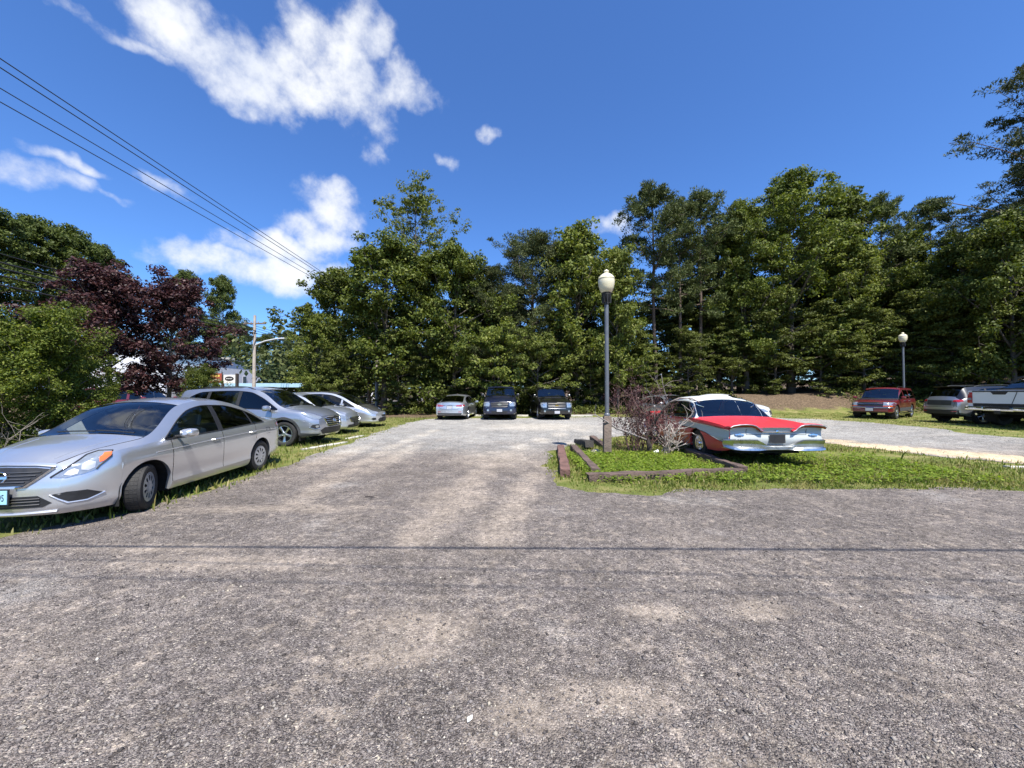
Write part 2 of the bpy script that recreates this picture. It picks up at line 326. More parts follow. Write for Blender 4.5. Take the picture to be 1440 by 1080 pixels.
    col = mix(M('MULTIPLY', mr(M('ADD', sand, M('MULTIPLY', M('SUBTRACT', fine, .5), 3)), -.3, .9), .92), col, (.60,.475,.31))
    tone = mr(noise(.28, 5, .6), .3, .7, .93, 1.2); tone2 = M('MULTIPLY', tone, mr(noise(2.2, 5, .65), .3, .7, .82, 1.14)); tone2 = M('MULTIPLY', tone2, mr(noise(14, 6, .7), .3, .7, .66, 1.34))
    cc = N('ShaderNodeCombineColor'); [L(M('MULTIPLY', M('MULTIPLY', tone2, grain), (1.025,1.0,.975)[i]), cc.inputs[i]) for i in range(3)]
    col = mix(1, col, cc.outputs[0], 'MULTIPLY'); L(col, b.inputs['Base Color']); b.inputs['Roughness'].default_value = .93; b.inputs['Specular IOR Level'].default_value = .25
    h = M('ADD', M('MULTIPLY', v1.outputs['Distance'], -1.0), M('MULTIPLY', v2.outputs['Distance'], -.5)); h = M('MULTIPLY_ADD', fine, .35, h)
    bp = N('ShaderNodeBump'); bp.inputs['Distance'].default_value = .018; L(mr(dust, 0, 1, .95, .45), bp.inputs['Strength']); L(h, bp.inputs['Height']); L(bp.outputs[0], b.inputs['Normal']); return m
def soil_mat():
    m = bpy.data.materials.new('turf_and_leaf_litter'); m.use_nodes = True; nt = m.node_tree; b = nt.nodes['Principled BSDF']; L = nt.links.new; N = nt.nodes.new
    tc = N('ShaderNodeTexCoord'); P = tc.outputs['Object']
    def noise(sc, det, ro=.62): n = N('ShaderNodeTexNoise'); n.inputs['Scale'].default_value = sc; n.inputs['Detail'].default_value = det; n.inputs['Roughness'].default_value = ro; L(P, n.inputs['Vector']); return n.outputs['Fac']
    def ramp(v, els):
        r = N('ShaderNodeValToRGB'); L(v, r.inputs[0]); e = r.color_ramp.elements
        while len(e) < len(els): e.new(.5)
        for k, (p, c) in enumerate(els): e[k].position = p; e[k].color = (*c, 1)
        return r.outputs[0]
    def mix(f, a, b_):
        x = N('ShaderNodeMix'); x.data_type = 'RGBA'; L(f, x.inputs[0]); L(a, x.inputs[6]); L(b_, x.inputs[7]); return x.outputs[2]
    turf = ramp(noise(1.6, 8, .7), [(.28,(.08,.10,.022)),(.45,(.125,.15,.034)),(.58,(.21,.195,.07)),(.72,(.32,.26,.14))])
    litter = ramp(noise(9, 8, .75), [(.3,(.045,.032,.02)),(.5,(.11,.078,.05)),(.62,(.20,.145,.095)),(.78,(.30,.235,.16))])
    at = N('ShaderNodeAttribute'); at.attribute_name = 'litter'; ad = N('ShaderNodeMath'); ad.operation = 'ADD'; L(at.outputs['Fac'], ad.inputs[0])
    sc_ = N('ShaderNodeMath'); sc_.operation = 'MULTIPLY_ADD'; L(noise(1.1, 6), sc_.inputs[0]); sc_.inputs[1].default_value = 1.6; sc_.inputs[2].default_value = -.8; L(sc_.outputs[0], ad.inputs[1])
    r = N('ShaderNodeMapRange'); r.interpolation_type = 'SMOOTHSTEP'; L(ad.outputs[0], r.inputs[0]); r.inputs[1].default_value = .3; r.inputs[2].default_value = .7
    L(mix(r.outputs[0], turf, litter), b.inputs['Base Color']); b.inputs['Roughness'].default_value = .95; b.inputs['Specular IOR Level'].default_value = .2
    bp = N('ShaderNodeBump'); bp.inputs['Distance'].default_value = .05; bp.inputs['Strength'].default_value = .8; L(noise(24, 6, .7), bp.inputs['Height']); L(bp.outputs[0], b.inputs['Normal']); return m
def ground():
    def axis(lo, hi, a, b, st): 
        c = list(np.arange(a, b+.01, st)); k = st
        x = b
        while x < hi: k *= 1.35; x += k; c.append(x)
        x = a; k = st
        while x > lo: k *= 1.35; x -= k; c.insert(0, x)
        return c
    xs = axis(-900, 900, -26, 40, 1.0); ys = axis(-300, 1500, -4, 40, 1.0)
    V = [(x, y, hgt(x, y)+(random.uniform(-.02,.03) if y > 25.5 else 0)) for y in ys for x in xs]; n = len(xs)
    F = [(j*n+i, j*n+i+1, (j+1)*n+i+1, (j+1)*n+i) for j in range(len(ys)-1) for i in range(n-1)]
    me = np_mesh('ground', V, F, soil_mat(), smooth=True); at = me.attributes.new('litter', 'FLOAT', 'POINT')
    lit = [max(sm(y, 25.2, 27)*.95, sm(x, 23.5, 26)*sm(y, 8, 12), .45*sm(-x, 8.5, 11), .9*sm(y, 22, 25)*sm(-x, 3.2, 5)) for x, y, z in V]
    at.data.foreach_set('value', lit); tag(link('ground', me), 'grassy ground with brown leaf litter under the trees', 'ground', kind='structure')
LOT = [(-5.9,-6),(-5.75,3.2),(-5.5,4.3),(-5.05,5.2),(-4.85,6.5),(-4.95,8.6),(-5.05,11),(-5.2,13.5),(-5.3,17),(-5.35,20),(-4.9,22.6),(-2,23.4),(1,23.6),(6,24.3),(10,24.4),(13.5,23.6),(15.6,21.5),(16.6,18.8),(16.7,15.7),(16.4,13.2),(18.5,11.4),(32,10.6),(32,-6)]
ISLE = [(.95,9.7),(.75,8.3),(.80,6.9),(1.0,6.35),(1.7,6.05),(3.2,6.2),(5.5,6.35),(8.4,6.25),(12,6.2),(22,6.0),(28,6.2),(28,7.6),(18,7.9),(12.6,8.35),(11.3,8.7),(10.5,9.6),(10.0,11.0),(9.6,12.4),(8.6,14.2),(6.5,14.6),(4.4,14.2),(2.9,13.0),(1.6,11.3)]
def ragged(poly, rng, step=.14, amp=.26):
    out = []; n = len(poly)
    for i in range(n):
        p0, p1, p2, p3 = [np.array(poly[(i+k)%n]) for k in (-1,0,1,2)]; L_ = np.linalg.norm(p2-p1); k = max(2, int(L_/step)) if L_ < 12 else int(L_/1.0)
        for t in np.arange(k)/k:
            q = .5*((2*p1)+(-p0+p2)*t+(2*p0-5*p1+4*p2-p3)*t*t+(-p0+3*p1-3*p2+p3)*t**3) if L_ < 6 else p1+(p2-p1)*t
            out.append(q)
    out = np.array(out); j = rng.normal(0, amp*.7, out.shape); j = (np.roll(j,1,0)+2*j+np.roll(j,-1,0)+np.roll(j,2,0)+np.roll(j,-2,0))/4.5*.75
    return [tuple(p) for p in out+j]
def inside(poly, P):
    P = np.asarray(P); x, y = P[:,0], P[:,1]; r = np.zeros(len(P), bool); n = len(poly); j = n-1
    for i in range(n):
        xi, yi = poly[i]; xj, yj = poly[j]; c = ((yi > y) != (yj > y)); 
        with np.errstate(divide='ignore', invalid='ignore'): r ^= c & (x < (xj-xi)*(y-yi)/(yj-yi)+xi)
        j = i
    return r
rngG = np.random.default_rng(11); LOTR = ragged(LOT, rngG); ISLER = ragged(ISLE, rngG)
def gravel_lot():
    from mathutils.geometry import delaunay_2d_cdt
    vs = [Vector(p) for p in LOTR]+[Vector(p) for p in ISLER]; a, b = len(LOTR), len(ISLER)
    ed = [(i, (i+1)%a) for i in range(a)]+[(a+i, a+(i+1)%b) for i in range(b)]
    gx, gy = np.meshgrid(np.arange(-5, 31, 1.0), np.arange(-5, 24, 1.0)); pts = np.c_[gx.ravel(), gy.ravel()]; pts = pts[inside(LOT, pts) & ~inside(ISLE, pts)]; vs += [Vector(p) for p in pts]
    V, E, F, *_ = delaunay_2d_cdt(vs, ed, [], 0, 1e-4)
    P = np.array([v[:] for v in V]); cen = np.array([P[list(f)].mean(0) for f in F]); ok = inside(LOTR, cen) & ~inside(ISLER, cen)
    me = np_mesh('gravel_lot', [(x, y, hgt(x, y)+.006) for x, y in P], [f for f, k in zip(F, ok) if k], gravel_mat(), smooth=True)
    tag(link('gravel_lot', me), 'grey gravel and asphalt millings of the car park', 'gravel lot', kind='structure')
random.seed(3); ground(); gravel_lot()
def road():
    m = mat('road_asphalt', (.09,.09,.092), .9, var=(.2, 2), bump=(.4, 60)); mb = MB(); ys = list(range(-20, 140, 4)); vs = []
    for y in ys: vs += [(-21.5, y, hgt(-21.5, y)+.01), (-13.2, y, hgt(-13.2, y)+.01)]
    mb.add(vs, [(2*i, 2*i+1, 2*i+3, 2*i+2) for i in range(len(ys)-1)]); tag(mb.build('road', m, None, False), 'asphalt road running behind the roadside bushes', 'road', kind='structure')
    w = mat('road_paint', (.6,.5,.12), .8, var=(.2, 5))
    for k, x in enumerate((-17.45, -17.2)):
        mb = MB(); mb.add([(x-.06,-20,.016),(x+.06,-20,.016),(x+.06,60,.016),(x-.06,60,.016)], [(0,1,2,3)]); tag(mb.build('road_line', w, None, False), 'painted yellow line along the middle of the road', 'road marking', kind='structure')
road()
# loose stones, thickest near the camera
def octa(P, S, rng, flat=.6):
    n = len(P); base = np.array([(1,0,0),(0,1,0),(-1,0,0),(0,-1,0),(0,0,1),(0,0,-1)], float); V = base[None]*S[:,None,None]*rng.uniform(.6,1.25,(n,6,1)); V[:,:,2] *= flat
    a = rng.uniform(0, 6.28, n); c, s_ = np.cos(a), np.sin(a); x = V[:,:,0]*c[:,None]-V[:,:,1]*s_[:,None]*.75; y = V[:,:,0]*s_[:,None]+V[:,:,1]*c[:,None]*.75
    V = np.stack([x, y, V[:,:,2]], 2)+P[:,None,:]; F = np.array([(0,1,4),(1,2,4),(2,3,4),(3,0,4),(1,0,5),(2,1,5),(3,2,5),(0,3,5)]); F = (F[None]+6*np.arange(n)[:,None,None]).reshape(-1,3); return V.reshape(-1,3), F
def island_col(name, els, rough=.9, trans=None, spec=.3, dry=None):
    m = bpy.data.materials.new(name); m.use_nodes = True; nt = m.node_tree; b = nt.nodes['Principled BSDF']; L = nt.links.new; N = nt.nodes.new
    g = N('ShaderNodeNewGeometry'); r = N('ShaderNodeValToRGB'); L(g.outputs['Random Per Island'], r.inputs[0]); e = r.color_ramp.elements
    while len(e) < len(els): e.new(.5)
    for k, (p, c) in enumerate(els): e[k].position = p; e[k].color = (*c, 1)
    col = r.outputs[0]
    oi = N('ShaderNodeObjectInfo'); hv = N('ShaderNodeHueSaturation'); mrn = N('ShaderNodeMapRange'); L(oi.outputs['Random'], mrn.inputs[0]); mrn.inputs[3].default_value = .82; mrn.inputs[4].default_value = 1.16; L(mrn.outputs[0], hv.inputs['Value']); L(col, hv.inputs['Color']); col = hv.outputs[0]
    if dry:     # parched patches in the turf
        tc = N('ShaderNodeTexCoord'); n = N('ShaderNodeTexNoise'); n.inputs['Scale'].default_value = 1.5; n.inputs['Detail'].default_value = 5; n.inputs['Roughness'].default_value = .65; L(tc.outputs['Object'], n.inputs['Vector'])
        mp = N('ShaderNodeMapRange'); mp.interpolation_type = 'SMOOTHSTEP'; L(n.outputs['Fac'], mp.inputs[0]); mp.inputs[1].default_value = .46; mp.inputs[2].default_value = .66; mp.inputs[4].default_value = .75
        x = N('ShaderNodeMix'); x.data_type = 'RGBA'; L(mp.outputs[0], x.inputs[0]); L(col, x.inputs[6]); x.inputs[7].default_value = (*dry, 1); col = x.outputs[2]
    L(col, b.inputs['Base Color']); b.inputs['Roughness'].default_value = rough; b.inputs['Specular IOR Level'].default_value = spec
    if trans:
        t = N('ShaderNodeBsdfTranslucent'); x = N('ShaderNodeMixShader'); x.inputs[0].default_value = trans; h2 = N('ShaderNodeHueSaturation'); h2.inputs['Saturation'].default_value = 1.15; h2.inputs['Value'].default_value = 1.3; L(col, h2.inputs['Color']); L(h2.outputs[0], t.inputs[0])
        o = nt.nodes['Material Output']; L(b.outputs[0], x.inputs[1]); L(t.outputs[0], x.inputs[2]); L(x.outputs[0], o.inputs[0])
    return m
def stones():
    rng = np.random.default_rng(4); n = 80000; d = 1.35*np.exp(rng.uniform(0, 1, n)**1.15*math.log(13/1.35)); x = rng.uniform(-1.45, 1.45, n)*d; P = np.c_[x, d]
    Pj = P+rng.normal(0,.16,P.shape); ok = inside(LOT, Pj) & ~inside(ISLE, Pj)
    thin = .5+.5*np.sin(P[:,0]*2.1+np.sin(P[:,1]*1.7)*2)*np.cos(P[:,1]*1.9+P[:,0]); ok &= rng.uniform(0,1,n) < .35+.65*thin
    P = P[ok]; S = rng.gamma(2.2, .0021, len(P))+.0018; S = np.minimum(S, .019)
    V, F = octa(np.c_[P, [hgt(a, b)+.006 for a, b in P]]+np.c_[0*S, 0*S, S*.15], S, rng)
    m = island_col('loose_stone', [(0,(.05,.043,.04)),(.3,(.13,.113,.106)),(.7,(.22,.196,.182)),(.95,(.29,.262,.23)),(.99,(.42,.37,.28)),(1,(.55,.51,.44))])
    tag(link('gravel', np_mesh('gravel', V, F, m)), 'loose grey and pale stones scattered over the lot', 'gravel', kind='stuff')
stones()
# grass
def blades(P, H, rng, wid=.006, lean=.5):
    n = len(P); a = rng.uniform(0, 6.28, n); b = rng.uniform(0, 6.28, n); w = wid*rng.uniform(.6,1.5,n)*(1+H*3); l = H*lean*rng.uniform(.2,1.3,n)
    A = P+np.c_[np.cos(a)*w, np.sin(a)*w, 0*w]; B = P-np.c_[np.cos(a)*w, np.sin(a)*w, 0*w]; Mx = P+np.c_[np.cos(b)*l*.35, np.sin(b)*l*.35, H*.6]; T = P+np.c_[np.cos(b)*l, np.sin(b)*l, H]
    V = np.stack([A, B, Mx+(B-P)*.7, Mx+(A-P)*.7, T], 1).reshape(-1,3); k = 5*np.arange(n)[:,None]; F = np.concatenate([np.c_[k, k+1, k+2], np.c_[k, k+2, k+3], np.c_[k+3, k+2, k+4]]); return V, F
GRASS = island_col('grass_blade', [(0,(.07,.105,.016)),(.4,(.125,.175,.027)),(.72,(.19,.23,.042)),(.9,(.27,.25,.085)),(1,(.40,.33,.17))], .6, .35, dry=(.30,.25,.10))
WEED = island_col('weed_leaf', [(0,(.12,.19,.02)),(.5,(.19,.27,.03)),(1,(.29,.35,.06))], .5, .4)
def clumpy(P, sc, seed): return .5+.5*np.sin(P[:,0]*sc+1.7*np.sin(P[:,1]*sc*.7+seed))*np.cos(P[:,1]*sc*1.1+1.3*np.sin(P[:,0]*sc*.8+seed*2))
def scatter(rng, n, x0, x1, y0, y1): return np.c_[rng.uniform(x0, x1, n), rng.uniform(y0, y1, n)]
def grass():
    rng = np.random.default_rng(8)
    def lay(P, hfun, label, wid=.006, m=GRASS, thin=.12):
        P = P[rng.uniform(0,1,len(P)) < thin+(1-thin)*np.clip(1.5*(clumpy(P, 2.3, 1.0)*.6+clumpy(P, 5.1, 2.0)*.4)-.25, 0, 1)]; H = hfun(P)*rng.gamma(4, .25, len(P)); z = np.array([hgt(a, b) for a, b in P]); V, F = blades(np.c_[P, z], H, rng, wid); tag(link('grass', np_mesh('grass', V, F, m)), label, 'grass', kind='stuff')
    P = scatter(rng, 90000, .4, 13.5, 5.8, 14.8); P = P[inside(ISLE, P+rng.normal(0,.07,P.shape))]; Q = scatter(rng, 34000, 1.0, 9, 6.1, 9.5); Q = Q[inside(ISLE, Q)]; P = np.r_[P, Q]
    bare = np.hypot((P[:,0]-8.6)/1.5, (P[:,1]-9.6)/.55) < 1+rng.normal(0,.15,len(P)); P = P[~bare]
    edge = np.minimum(1, np.maximum(.25, (P[:,1]-5.9)*1.2))
    lay(P, lambda q: (.03+.045*clumpy(q, 1.3, 3))*np.clip((q[:,1]-5.8)*.8, .35, 1), 'green grass on the island round the red and white car', .007)
    P = scatter(rng, 90000, -12.5, -4.5, 2.8, 24); P = P[~inside(LOT, P+rng.normal(0,.16,P.shape))]; P = P[rng.uniform(0,1,len(P)) < np.clip((14-P[:,1])/8, .35, 1)]
    lay(P, lambda q: .035+.055*clumpy(q, 1.1, 5), 'rough grass under and along the row of cars on the left', .008)
    P = scatter(rng, 110000, -6, 32, 9, 27); P = P[~inside(LOT, P+rng.normal(0,.25,P.shape)) & ~inside(ISLE, P)]
    lay(P, lambda q: .025+.022*clumpy(q, .9, 7), 'short grass verge between the gravel lane and the woods', .009)
    # broad-leaved weeds in the timber bed
    P = scatter(rng, 5200, 1.35, 8.8, 6.7, 9.8); inb = inside([(1.5,7.0),(4.3,7.2),(3.9,9.2),(2.5,10.2),(1.2,9.4)], P); P = P[(inb | (rng.uniform(0,1,len(P)) < .28)) & inside(ISLE, P)]; V = []; F = []
    n = len(P); k = 9; C = np.repeat(P, k, 0); a = rng.uniform(0, 6.28, n*k); r = rng.uniform(.02,.10,n*k); z = rng.uniform(.03,.12,n*k); c = np.c_[C[:,0]+np.cos(a)*r, C[:,1]+np.sin(a)*r, z]; l = rng.uniform(.02,.045,n*k); w = l*.5; d = np.c_[np.cos(a), np.sin(a), rng.uniform(-.5,.4,n*k)]; t = np.c_[-np.sin(a), np.cos(a), 0*a]
    V = np.stack([c-d*l[:,None], c+t*w[:,None], c+d*l[:,None], c-t*w[:,None]], 1).reshape(-1,3); q = 4*np.arange(n*k)[:,None]; tag(link('weeds', np_mesh('weeds', V, np.c_[q, q+1, q+2, q+3], WEED)), 'bright green broad-leaved weeds inside the timber border', 'weeds', kind='stuff')
grass()
# ------------------------------------------------------------------ vehicles
class Car:
    NS = 14
    def __init__(s, label, cat, S, name='parked_car', group=None):
        s.S = S; s.root = empty(name, (0,0,0), 0, label, cat, group)
        g = lambda k: pch(S[k])
        s.hw, s.z0, s.zB, s.C, s.py, s.cr = g('hw'), g('z0'), g('zB'), g('C'), g('py'), g('crown')
        s.prof = pch(S.get('prof', [(0,.925),(.10,.972),(.16,.984),(.24,.975),(.45,.988),(.66,.990),(.745,1.0),(.775,.985),(.9,.968),(1,.935)]))
        s.dl = pch(S['dlo']) if S.get('dlo') else None
        s.lf = pch(S.get('lean_f', [(.15,-.10),(.35,0),(.55,0),(.9,-.16)])); s.lr = pch(S.get('lean_r', [(.15,.10),(.35,0),(.6,0),(1.0,.06)]))
        s.shell()
    def zlow(s, x):
        S = s.S; z = s.z0(x)
        for a in (S['fa'], S['ra']):
            q = S['ar']**2-(x-a)**2
            if q > 0: z = max(z, S.get('az', S['R'])+math.sqrt(q)*S.get('af', 1))
        return z
    def section(s, x):
        S = s.S; hw, z0, zB = s.hw(x), s.z0(x), s.zB(x); zl = min(s.zlow(x), zB-.05); pts = []
        fy = lambda z: hw*s.prof((z-z0)/(zB-z0))
        pts.append((fy(zl)-.05, zl+.012)); 
        for i in range(s.NS): z = zl+(zB-zl)*i/(s.NS-1); pts.append((fy(z), z))
        yB = pts[-1][0]; zc = s.C(x); zP = max(zc-s.cr(x), zB+.012); yP = min(s.py(x), yB-.01)
        f = .03
        if s.dl and S['dlo'][0][0] <= x <= S['dlo'][-1][0]: f = min(.95, max(.03, (s.dl(x)-zB)/max(zP-zB, .02)))
        bow = S.get('bow', .03)*min(1, (zP-zB)/.35)
        def up(t): return (yB+(yP-yB)*t+bow*4*t*(1-t)*.5, zB+(zP-zB)*t)
        for k in (1,2,3): pts.append(up(f*k/3))
        for k in (1,2): pts.append(up(f+(1-f)*k/2))
        for k in (1,2,3,4,5): t = k/5; pts.append((yP*(1-t), zP+(max(zc, zP+.005)-zP)*(1-(1-t)**2.2)))
        return pts
    def warp(s, x, y, z):
        S = s.S; xf, xr = S['xf'], S['xr']; Lf = S.get('blend_f', .5); Lr = S.get('blend_r', .5)
        wf = sm(x, xf-Lf, xf); wr = sm(-x, -xr-Lr, -xr)
        if wf: x += wf*(s.lf(z)+S.get('bf', .12)*max(0, 1-(y/s.hw(xf))**2))
        if wr: x += wr*(s.lr(z)-S.get('br', .08)*max(0, 1-(y/s.hw(xr))**2))
        return (x, y, z)
    def shell(s):
        S = s.S; xs = list(np.linspace(S['xr'], S['xf'], 58)); crit = [S['ws'][0], S['ws'][1], S['bl'][0], S['bl'][1]]
        gap = []
        if s.dl: crit += [S['dlo'][0][0], S['dlo'][-1][0]]
        for a in sorted({q for d_ in S.get('doors', []) for q in d_}): gap.append((a-.005, a+.005))
        for a, b, m in S.get('pillars', []): crit += [a, b]
        for a in (S['fa'], S['ra']):
            for k in range(15): crit.append(a+S['ar']*math.cos(math.pi*k/14)*.9999)
            crit += [a+S['ar']+.006, a-S['ar']-.006]
        for g in gap: crit += list(g)
        xs = sorted(set([round(x, 4) for x in crit]+[round(x, 4) for x in xs if all(abs(x-c) > .012 for c in crit)]))
        xs = [x for x in xs if S['xr'] <= x <= S['xf']]; s.xs = xs
        sec = [s.section(x) for x in xs]; NP = len(sec[0]); iB = s.NS; iD = iB+3; iP = iD+2
        V = []; 
        for side in (1, -1):
            for x, p in zip(xs, sec): V += [s.warp(x, y*side, z) for y, z in p]
        nx = len(xs); idx = lambda sd, i, j: (0 if sd > 0 else nx*NP)+i*NP+j
        groups = {}
        def put(key, f): groups.setdefault(key, []).append(f)
        pil = S.get('pillars', []); doors = S.get('doors', [])
        for i in range(nx-1):
            xm = (xs[i]+xs[i+1])/2; isgap = any(a-1e-4 <= xm <= b+1e-4 for a, b in gap)
            for j in range(NP-1):
                for sd in (1, -1):
                    a, b, c, d = idx(sd,i,j), idx(sd,i+1,j), idx(sd,i+1,j+1), idx(sd,i,j+1)
                    f = (b, a, d, c) if sd > 0 else (a, b, c, d)
                    key = ('body',)
                    if j == 0: key = ('flange',)
                    elif j <= iB-1:
                        dk = [k for k, (p, q) in enumerate(doors) if p < xm < q]
                        if isgap and j >= 3: key = ('seam', sd, [k for k, g in enumerate(gap) if g[0]-1e-4 <= xm <= g[1]+1e-4][0])
                        elif dk and j >= 3: key = ('door', dk[0], sd)
                    elif j < iD:
                        if s.dl and S['dlo'][0][0] < xm < S['dlo'][-1][0]:
                            pk = [m for p, q, m in pil if p < xm < q]
                            if pk: key = ('pillar', pk[0], sd, round(sum(1 for p, q, m in pil if q < xm))) if pk[0] != 'body' else ('body',)
                            else: key = ('win', sum(1 for p, q, m in pil if q < xm), sd)
                    elif j >= iP:
                        if xm > S['ws'][1]: key = ('hood',)
                        elif xm > S['ws'][0]: key = ('ws',)
                        elif xm > S['bl'][1]: key = ('roof',)
                        elif xm > S['bl'][0]: key = ('bl',)
                        else: key = ('deck',)
                    elif s.dl and S['bl'][0]-.02 < xm < S['ws'][1]: key = ('rail',)
                    put(key, f)
        # end faces
        for end, i in ((1, nx-1), (-1, 0)):
            x = xs[i]; p = sec[i]; n0 = len(V); arc = p[iB:]; yB, zB = p[iB]
            full = [(y/yB, z-zB) for y, z in arc]; full = full + [(-a, b) for a, b in full[-2::-1]]; M = len(full)
            for r in range(1, iB+1):
                y, z = p[r]; w = ((r-1)/(iB-1))**2
                V += [s.warp(x, fy*y, z+dz*w) for fy, dz in full]
            for r in range(iB-1):
                for k in range(M-1):
                    a = n0+r*M+k; f = (a, a+1, a+M+1, a+M) if end > 0 else (a, a+M, a+M+1, a+1)
                    put(('front',) if end > 0 else ('rear',), f)
        s.V = V; s.groups = groups; s.bvh = BVHTree.FromPolygons(V, [f for fs in groups.values() for f in fs if True])
        allf = groups; mats = S['mats']; body = mats['body']
        def mk(name, faces, m, parent=None, sharp=32, shift=None):
            ids = sorted({i for f in faces for i in f}); mp = {v: k for k, v in enumerate(ids)}; mb = MB()
            vs = [V[i] for i in ids]
            if shift: vs = [shift(v) for v in vs]
            mb.add(vs, [tuple(mp[i] for i in f) for f in faces]); o = mb.build(name, m, parent or s.root, True, None)
            bm = bmesh.new(); bm.from_mesh(o.data); bmesh.ops.remove_doubles(bm, verts=bm.verts, dist=.0004); bmesh.ops.dissolve_degenerate(bm, dist=.0004, edges=bm.edges); bm.to_mesh(o.data); bm.free(); sharpen(o.data, sharp); return o
        bf = allf.get(('body',), [])[:]; bodym = {}
        for key in (('rail',), ('front',), ('rear',), ('flange',)):
            m = mats.get(key[0], body)
            if m is body or m == body: bf += allf.get(key, [])
            else: bodym[key[0]] = allf.get(key, [])
        s.body = mk('body', bf, MT[body])
        for k, fs in bodym.items(): mk({'rail':'roof_rail','front':'front_panel','rear':'rear_panel','flange':'wheel_arch'}[k], fs, MT[mats[k]])
        if ('roof',) in allf: mk('roof', allf[('roof',)], MT[mats.get('roof', body)])
        s.hood = mk('hood', allf[('hood',)], MT[mats.get('hood', body)])
        if ('deck',) in allf: s.deck = mk(S.get('deckname', 'trunk_lid'), allf[('deck',)], MT[mats.get('deck', body)])
        inn = lambda v: (v[0], v[1]*.994, v[2]-.002)
        mk('windshield', allf[('ws',)], MT[mats.get('ws', 'windshield')], shift=lambda v: (v[0]-.004, v[1], v[2]-.004))
        if ('bl',) in allf: mk('rear_window', allf[('bl',)], MT[mats.get('bl', 'glass')], shift=lambda v: (v[0]+.004, v[1], v[2]-.004))
        s.doors = {}
        for key, fs in allf.items():
            if key[0] == 'door': s.doors[key[1:]] = mk('door', fs, MT[mats.get('door', body)])
            elif key[0] == 'win': mk('side_window', fs, MT[mats.get('win', ['glass'])[min(key[1], len(mats.get('win', ['glass']))-1)]], shift=inn)
            elif key[0] == 'pillar': mk('pillar', fs, MT[key[1]])
            elif key[0] == 'seam': mk('shut_line', fs, MT['seam'], shift=lambda v: (v[0], v[1]*.985, v[2]))
        # hood outline, windshield and window trims
        iPp = s.NS+5
        hs = [x for x in xs if x >= S['ws'][1]][::2]
        for sd in (1, -1):
            mb = MB(); mb.tube([Vector(s.warp(x, s.section(x)[iPp][0]*sd, s.section(x)[iPp][1]+.0005)) for x in hs], .0035, 4); mb.build('hood_gap', MT['seam'], s.hood, False)
        if s.dl:
            xx = [x for x in xs if S['dlo'][0][0] <= x <= S['dlo'][-1][0]]
            for sd in (1, -1):
                mb = MB(); mb.tube([(x, s.section(x)[iB][0]*sd+.002*sd, s.section(x)[iB][1]+.004) for x in xx], .009, 5)
                mb.tube([(x, s.section(x)[iD][0]*sd+.002*sd, s.section(x)[iD][1]) for x in xx], .007, 5)
                mb.build('window_trim', MT[mats.get('trim', 'plastic')], s.root)
        # underside, wheel wells
        mb = MB(); hwm = s.hw(0)
        zf = min(z for x, z in S['z0'])+.03
        mb.box((S['xr']+.28, -hwm+.32, zf), (S['xf']-.30, hwm-.32, S['zB'][0][1]*.62))
        mb.box((S['ra']+S['ar']+.02, -hwm+.09, zf+.03), (S['fa']-S['ar']-.02, hwm-.09, .5))
        for a in (S['fa'], S['ra']):
            for sd in (1, -1):
                pts = []
                n = 12
                for k in range(n+1):
                    q = math.pi*k/n; pts.append((a+(S['ar']+.025)*math.cos(q), S.get('az', S['R'])+(S['ar']+.025)*math.sin(q)*S.get('af', 1)))
                pts = [(pts[0][0], .16)]+pts+[(pts[-1][0], .16)]; vs = []
                for px, pz in pts: vs += [(px, sd*(s.hw(a)-.05), pz), (px, sd*(hwm-.40), pz)]
                mb.add(vs, [(2*k, 2*k+1, 2*k+3, 2*k+2) for k in range(len(pts)-1)])
        mb.build('underbody', MT['dark'], s.root, False)
    # ---- projecting details on the shell
    def wrap(s, u, proj):
        """point and outward normal u metres along the plan outline from the middle of the nose ('S') or tail ('SR')"""
        if not hasattr(s, 'wr'): s.wr = {}
        if proj not in s.wr:
            S = s.S; f = proj == 'S'; xe = S['xf'] if f else S['xr']; sg = 1 if f else -1; b = S.get('bf', .12) if f else S.get('br', .08); h = s.hw(xe)
            P = [(xe+sg*b*(1-(y/h)**2), y) for y in np.linspace(0, h, 14)]+[(x, s.hw(x)) for x in np.linspace(xe, xe-sg*1.3, 60)[1:]]
            cum = [0]
            for a, c in zip(P[:-1], P[1:]): cum.append(cum[-1]+math.dist(a, c))
            s.wr[proj] = (np.array(cum), np.array(P))
        cum, P = s.wr[proj]; at = lambda q: np.array([np.interp(q, cum, P[:,0]), np.interp(q, cum, P[:,1])])
        p = at(abs(u)); t = at(abs(u)+.09)-at(max(0, abs(u)-.09)); n = np.array([t[1], -t[0]]) if proj == 'S' else np.array([-t[1], t[0]]); n /= np.linalg.norm(n)
        if proj == 'SR' and n[0] > 0 and abs(u) < .3: n = -n
        if u < 0: p = p*[1,-1]; n = n*[1,-1]
        return p, n
    def cast(s, u, v, proj):
        if proj == 'F': o, d = Vector((6, u, v)), Vector((-1,0,0))
        elif proj == 'R': o, d = Vector((-6, u, v)), Vector((1,0,0))
        elif proj == 'L': o, d = Vector((u, 4, v)), Vector((0,-1,0))
        elif proj in ('S', 'SR'):
            p, n = s.wrap(u, proj); o, d = Vector((p[0]+n[0]*.6, p[1]+n[1]*.6, v)), Vector((-n[0], -n[1], 0))
        elif proj == 'T': o, d = Vector((u, v, 4)), Vector((0,0,-1))
        else:
            a = R_(proj); n = Vector((math.cos(a), math.sin(a), 0)); t = Vector((-math.sin(a), math.cos(a), 0)); o, d = n*6+t*u+Vector((0,0,v)), -n
        h, nn, i, dist = s.bvh.ray_cast(o, d)
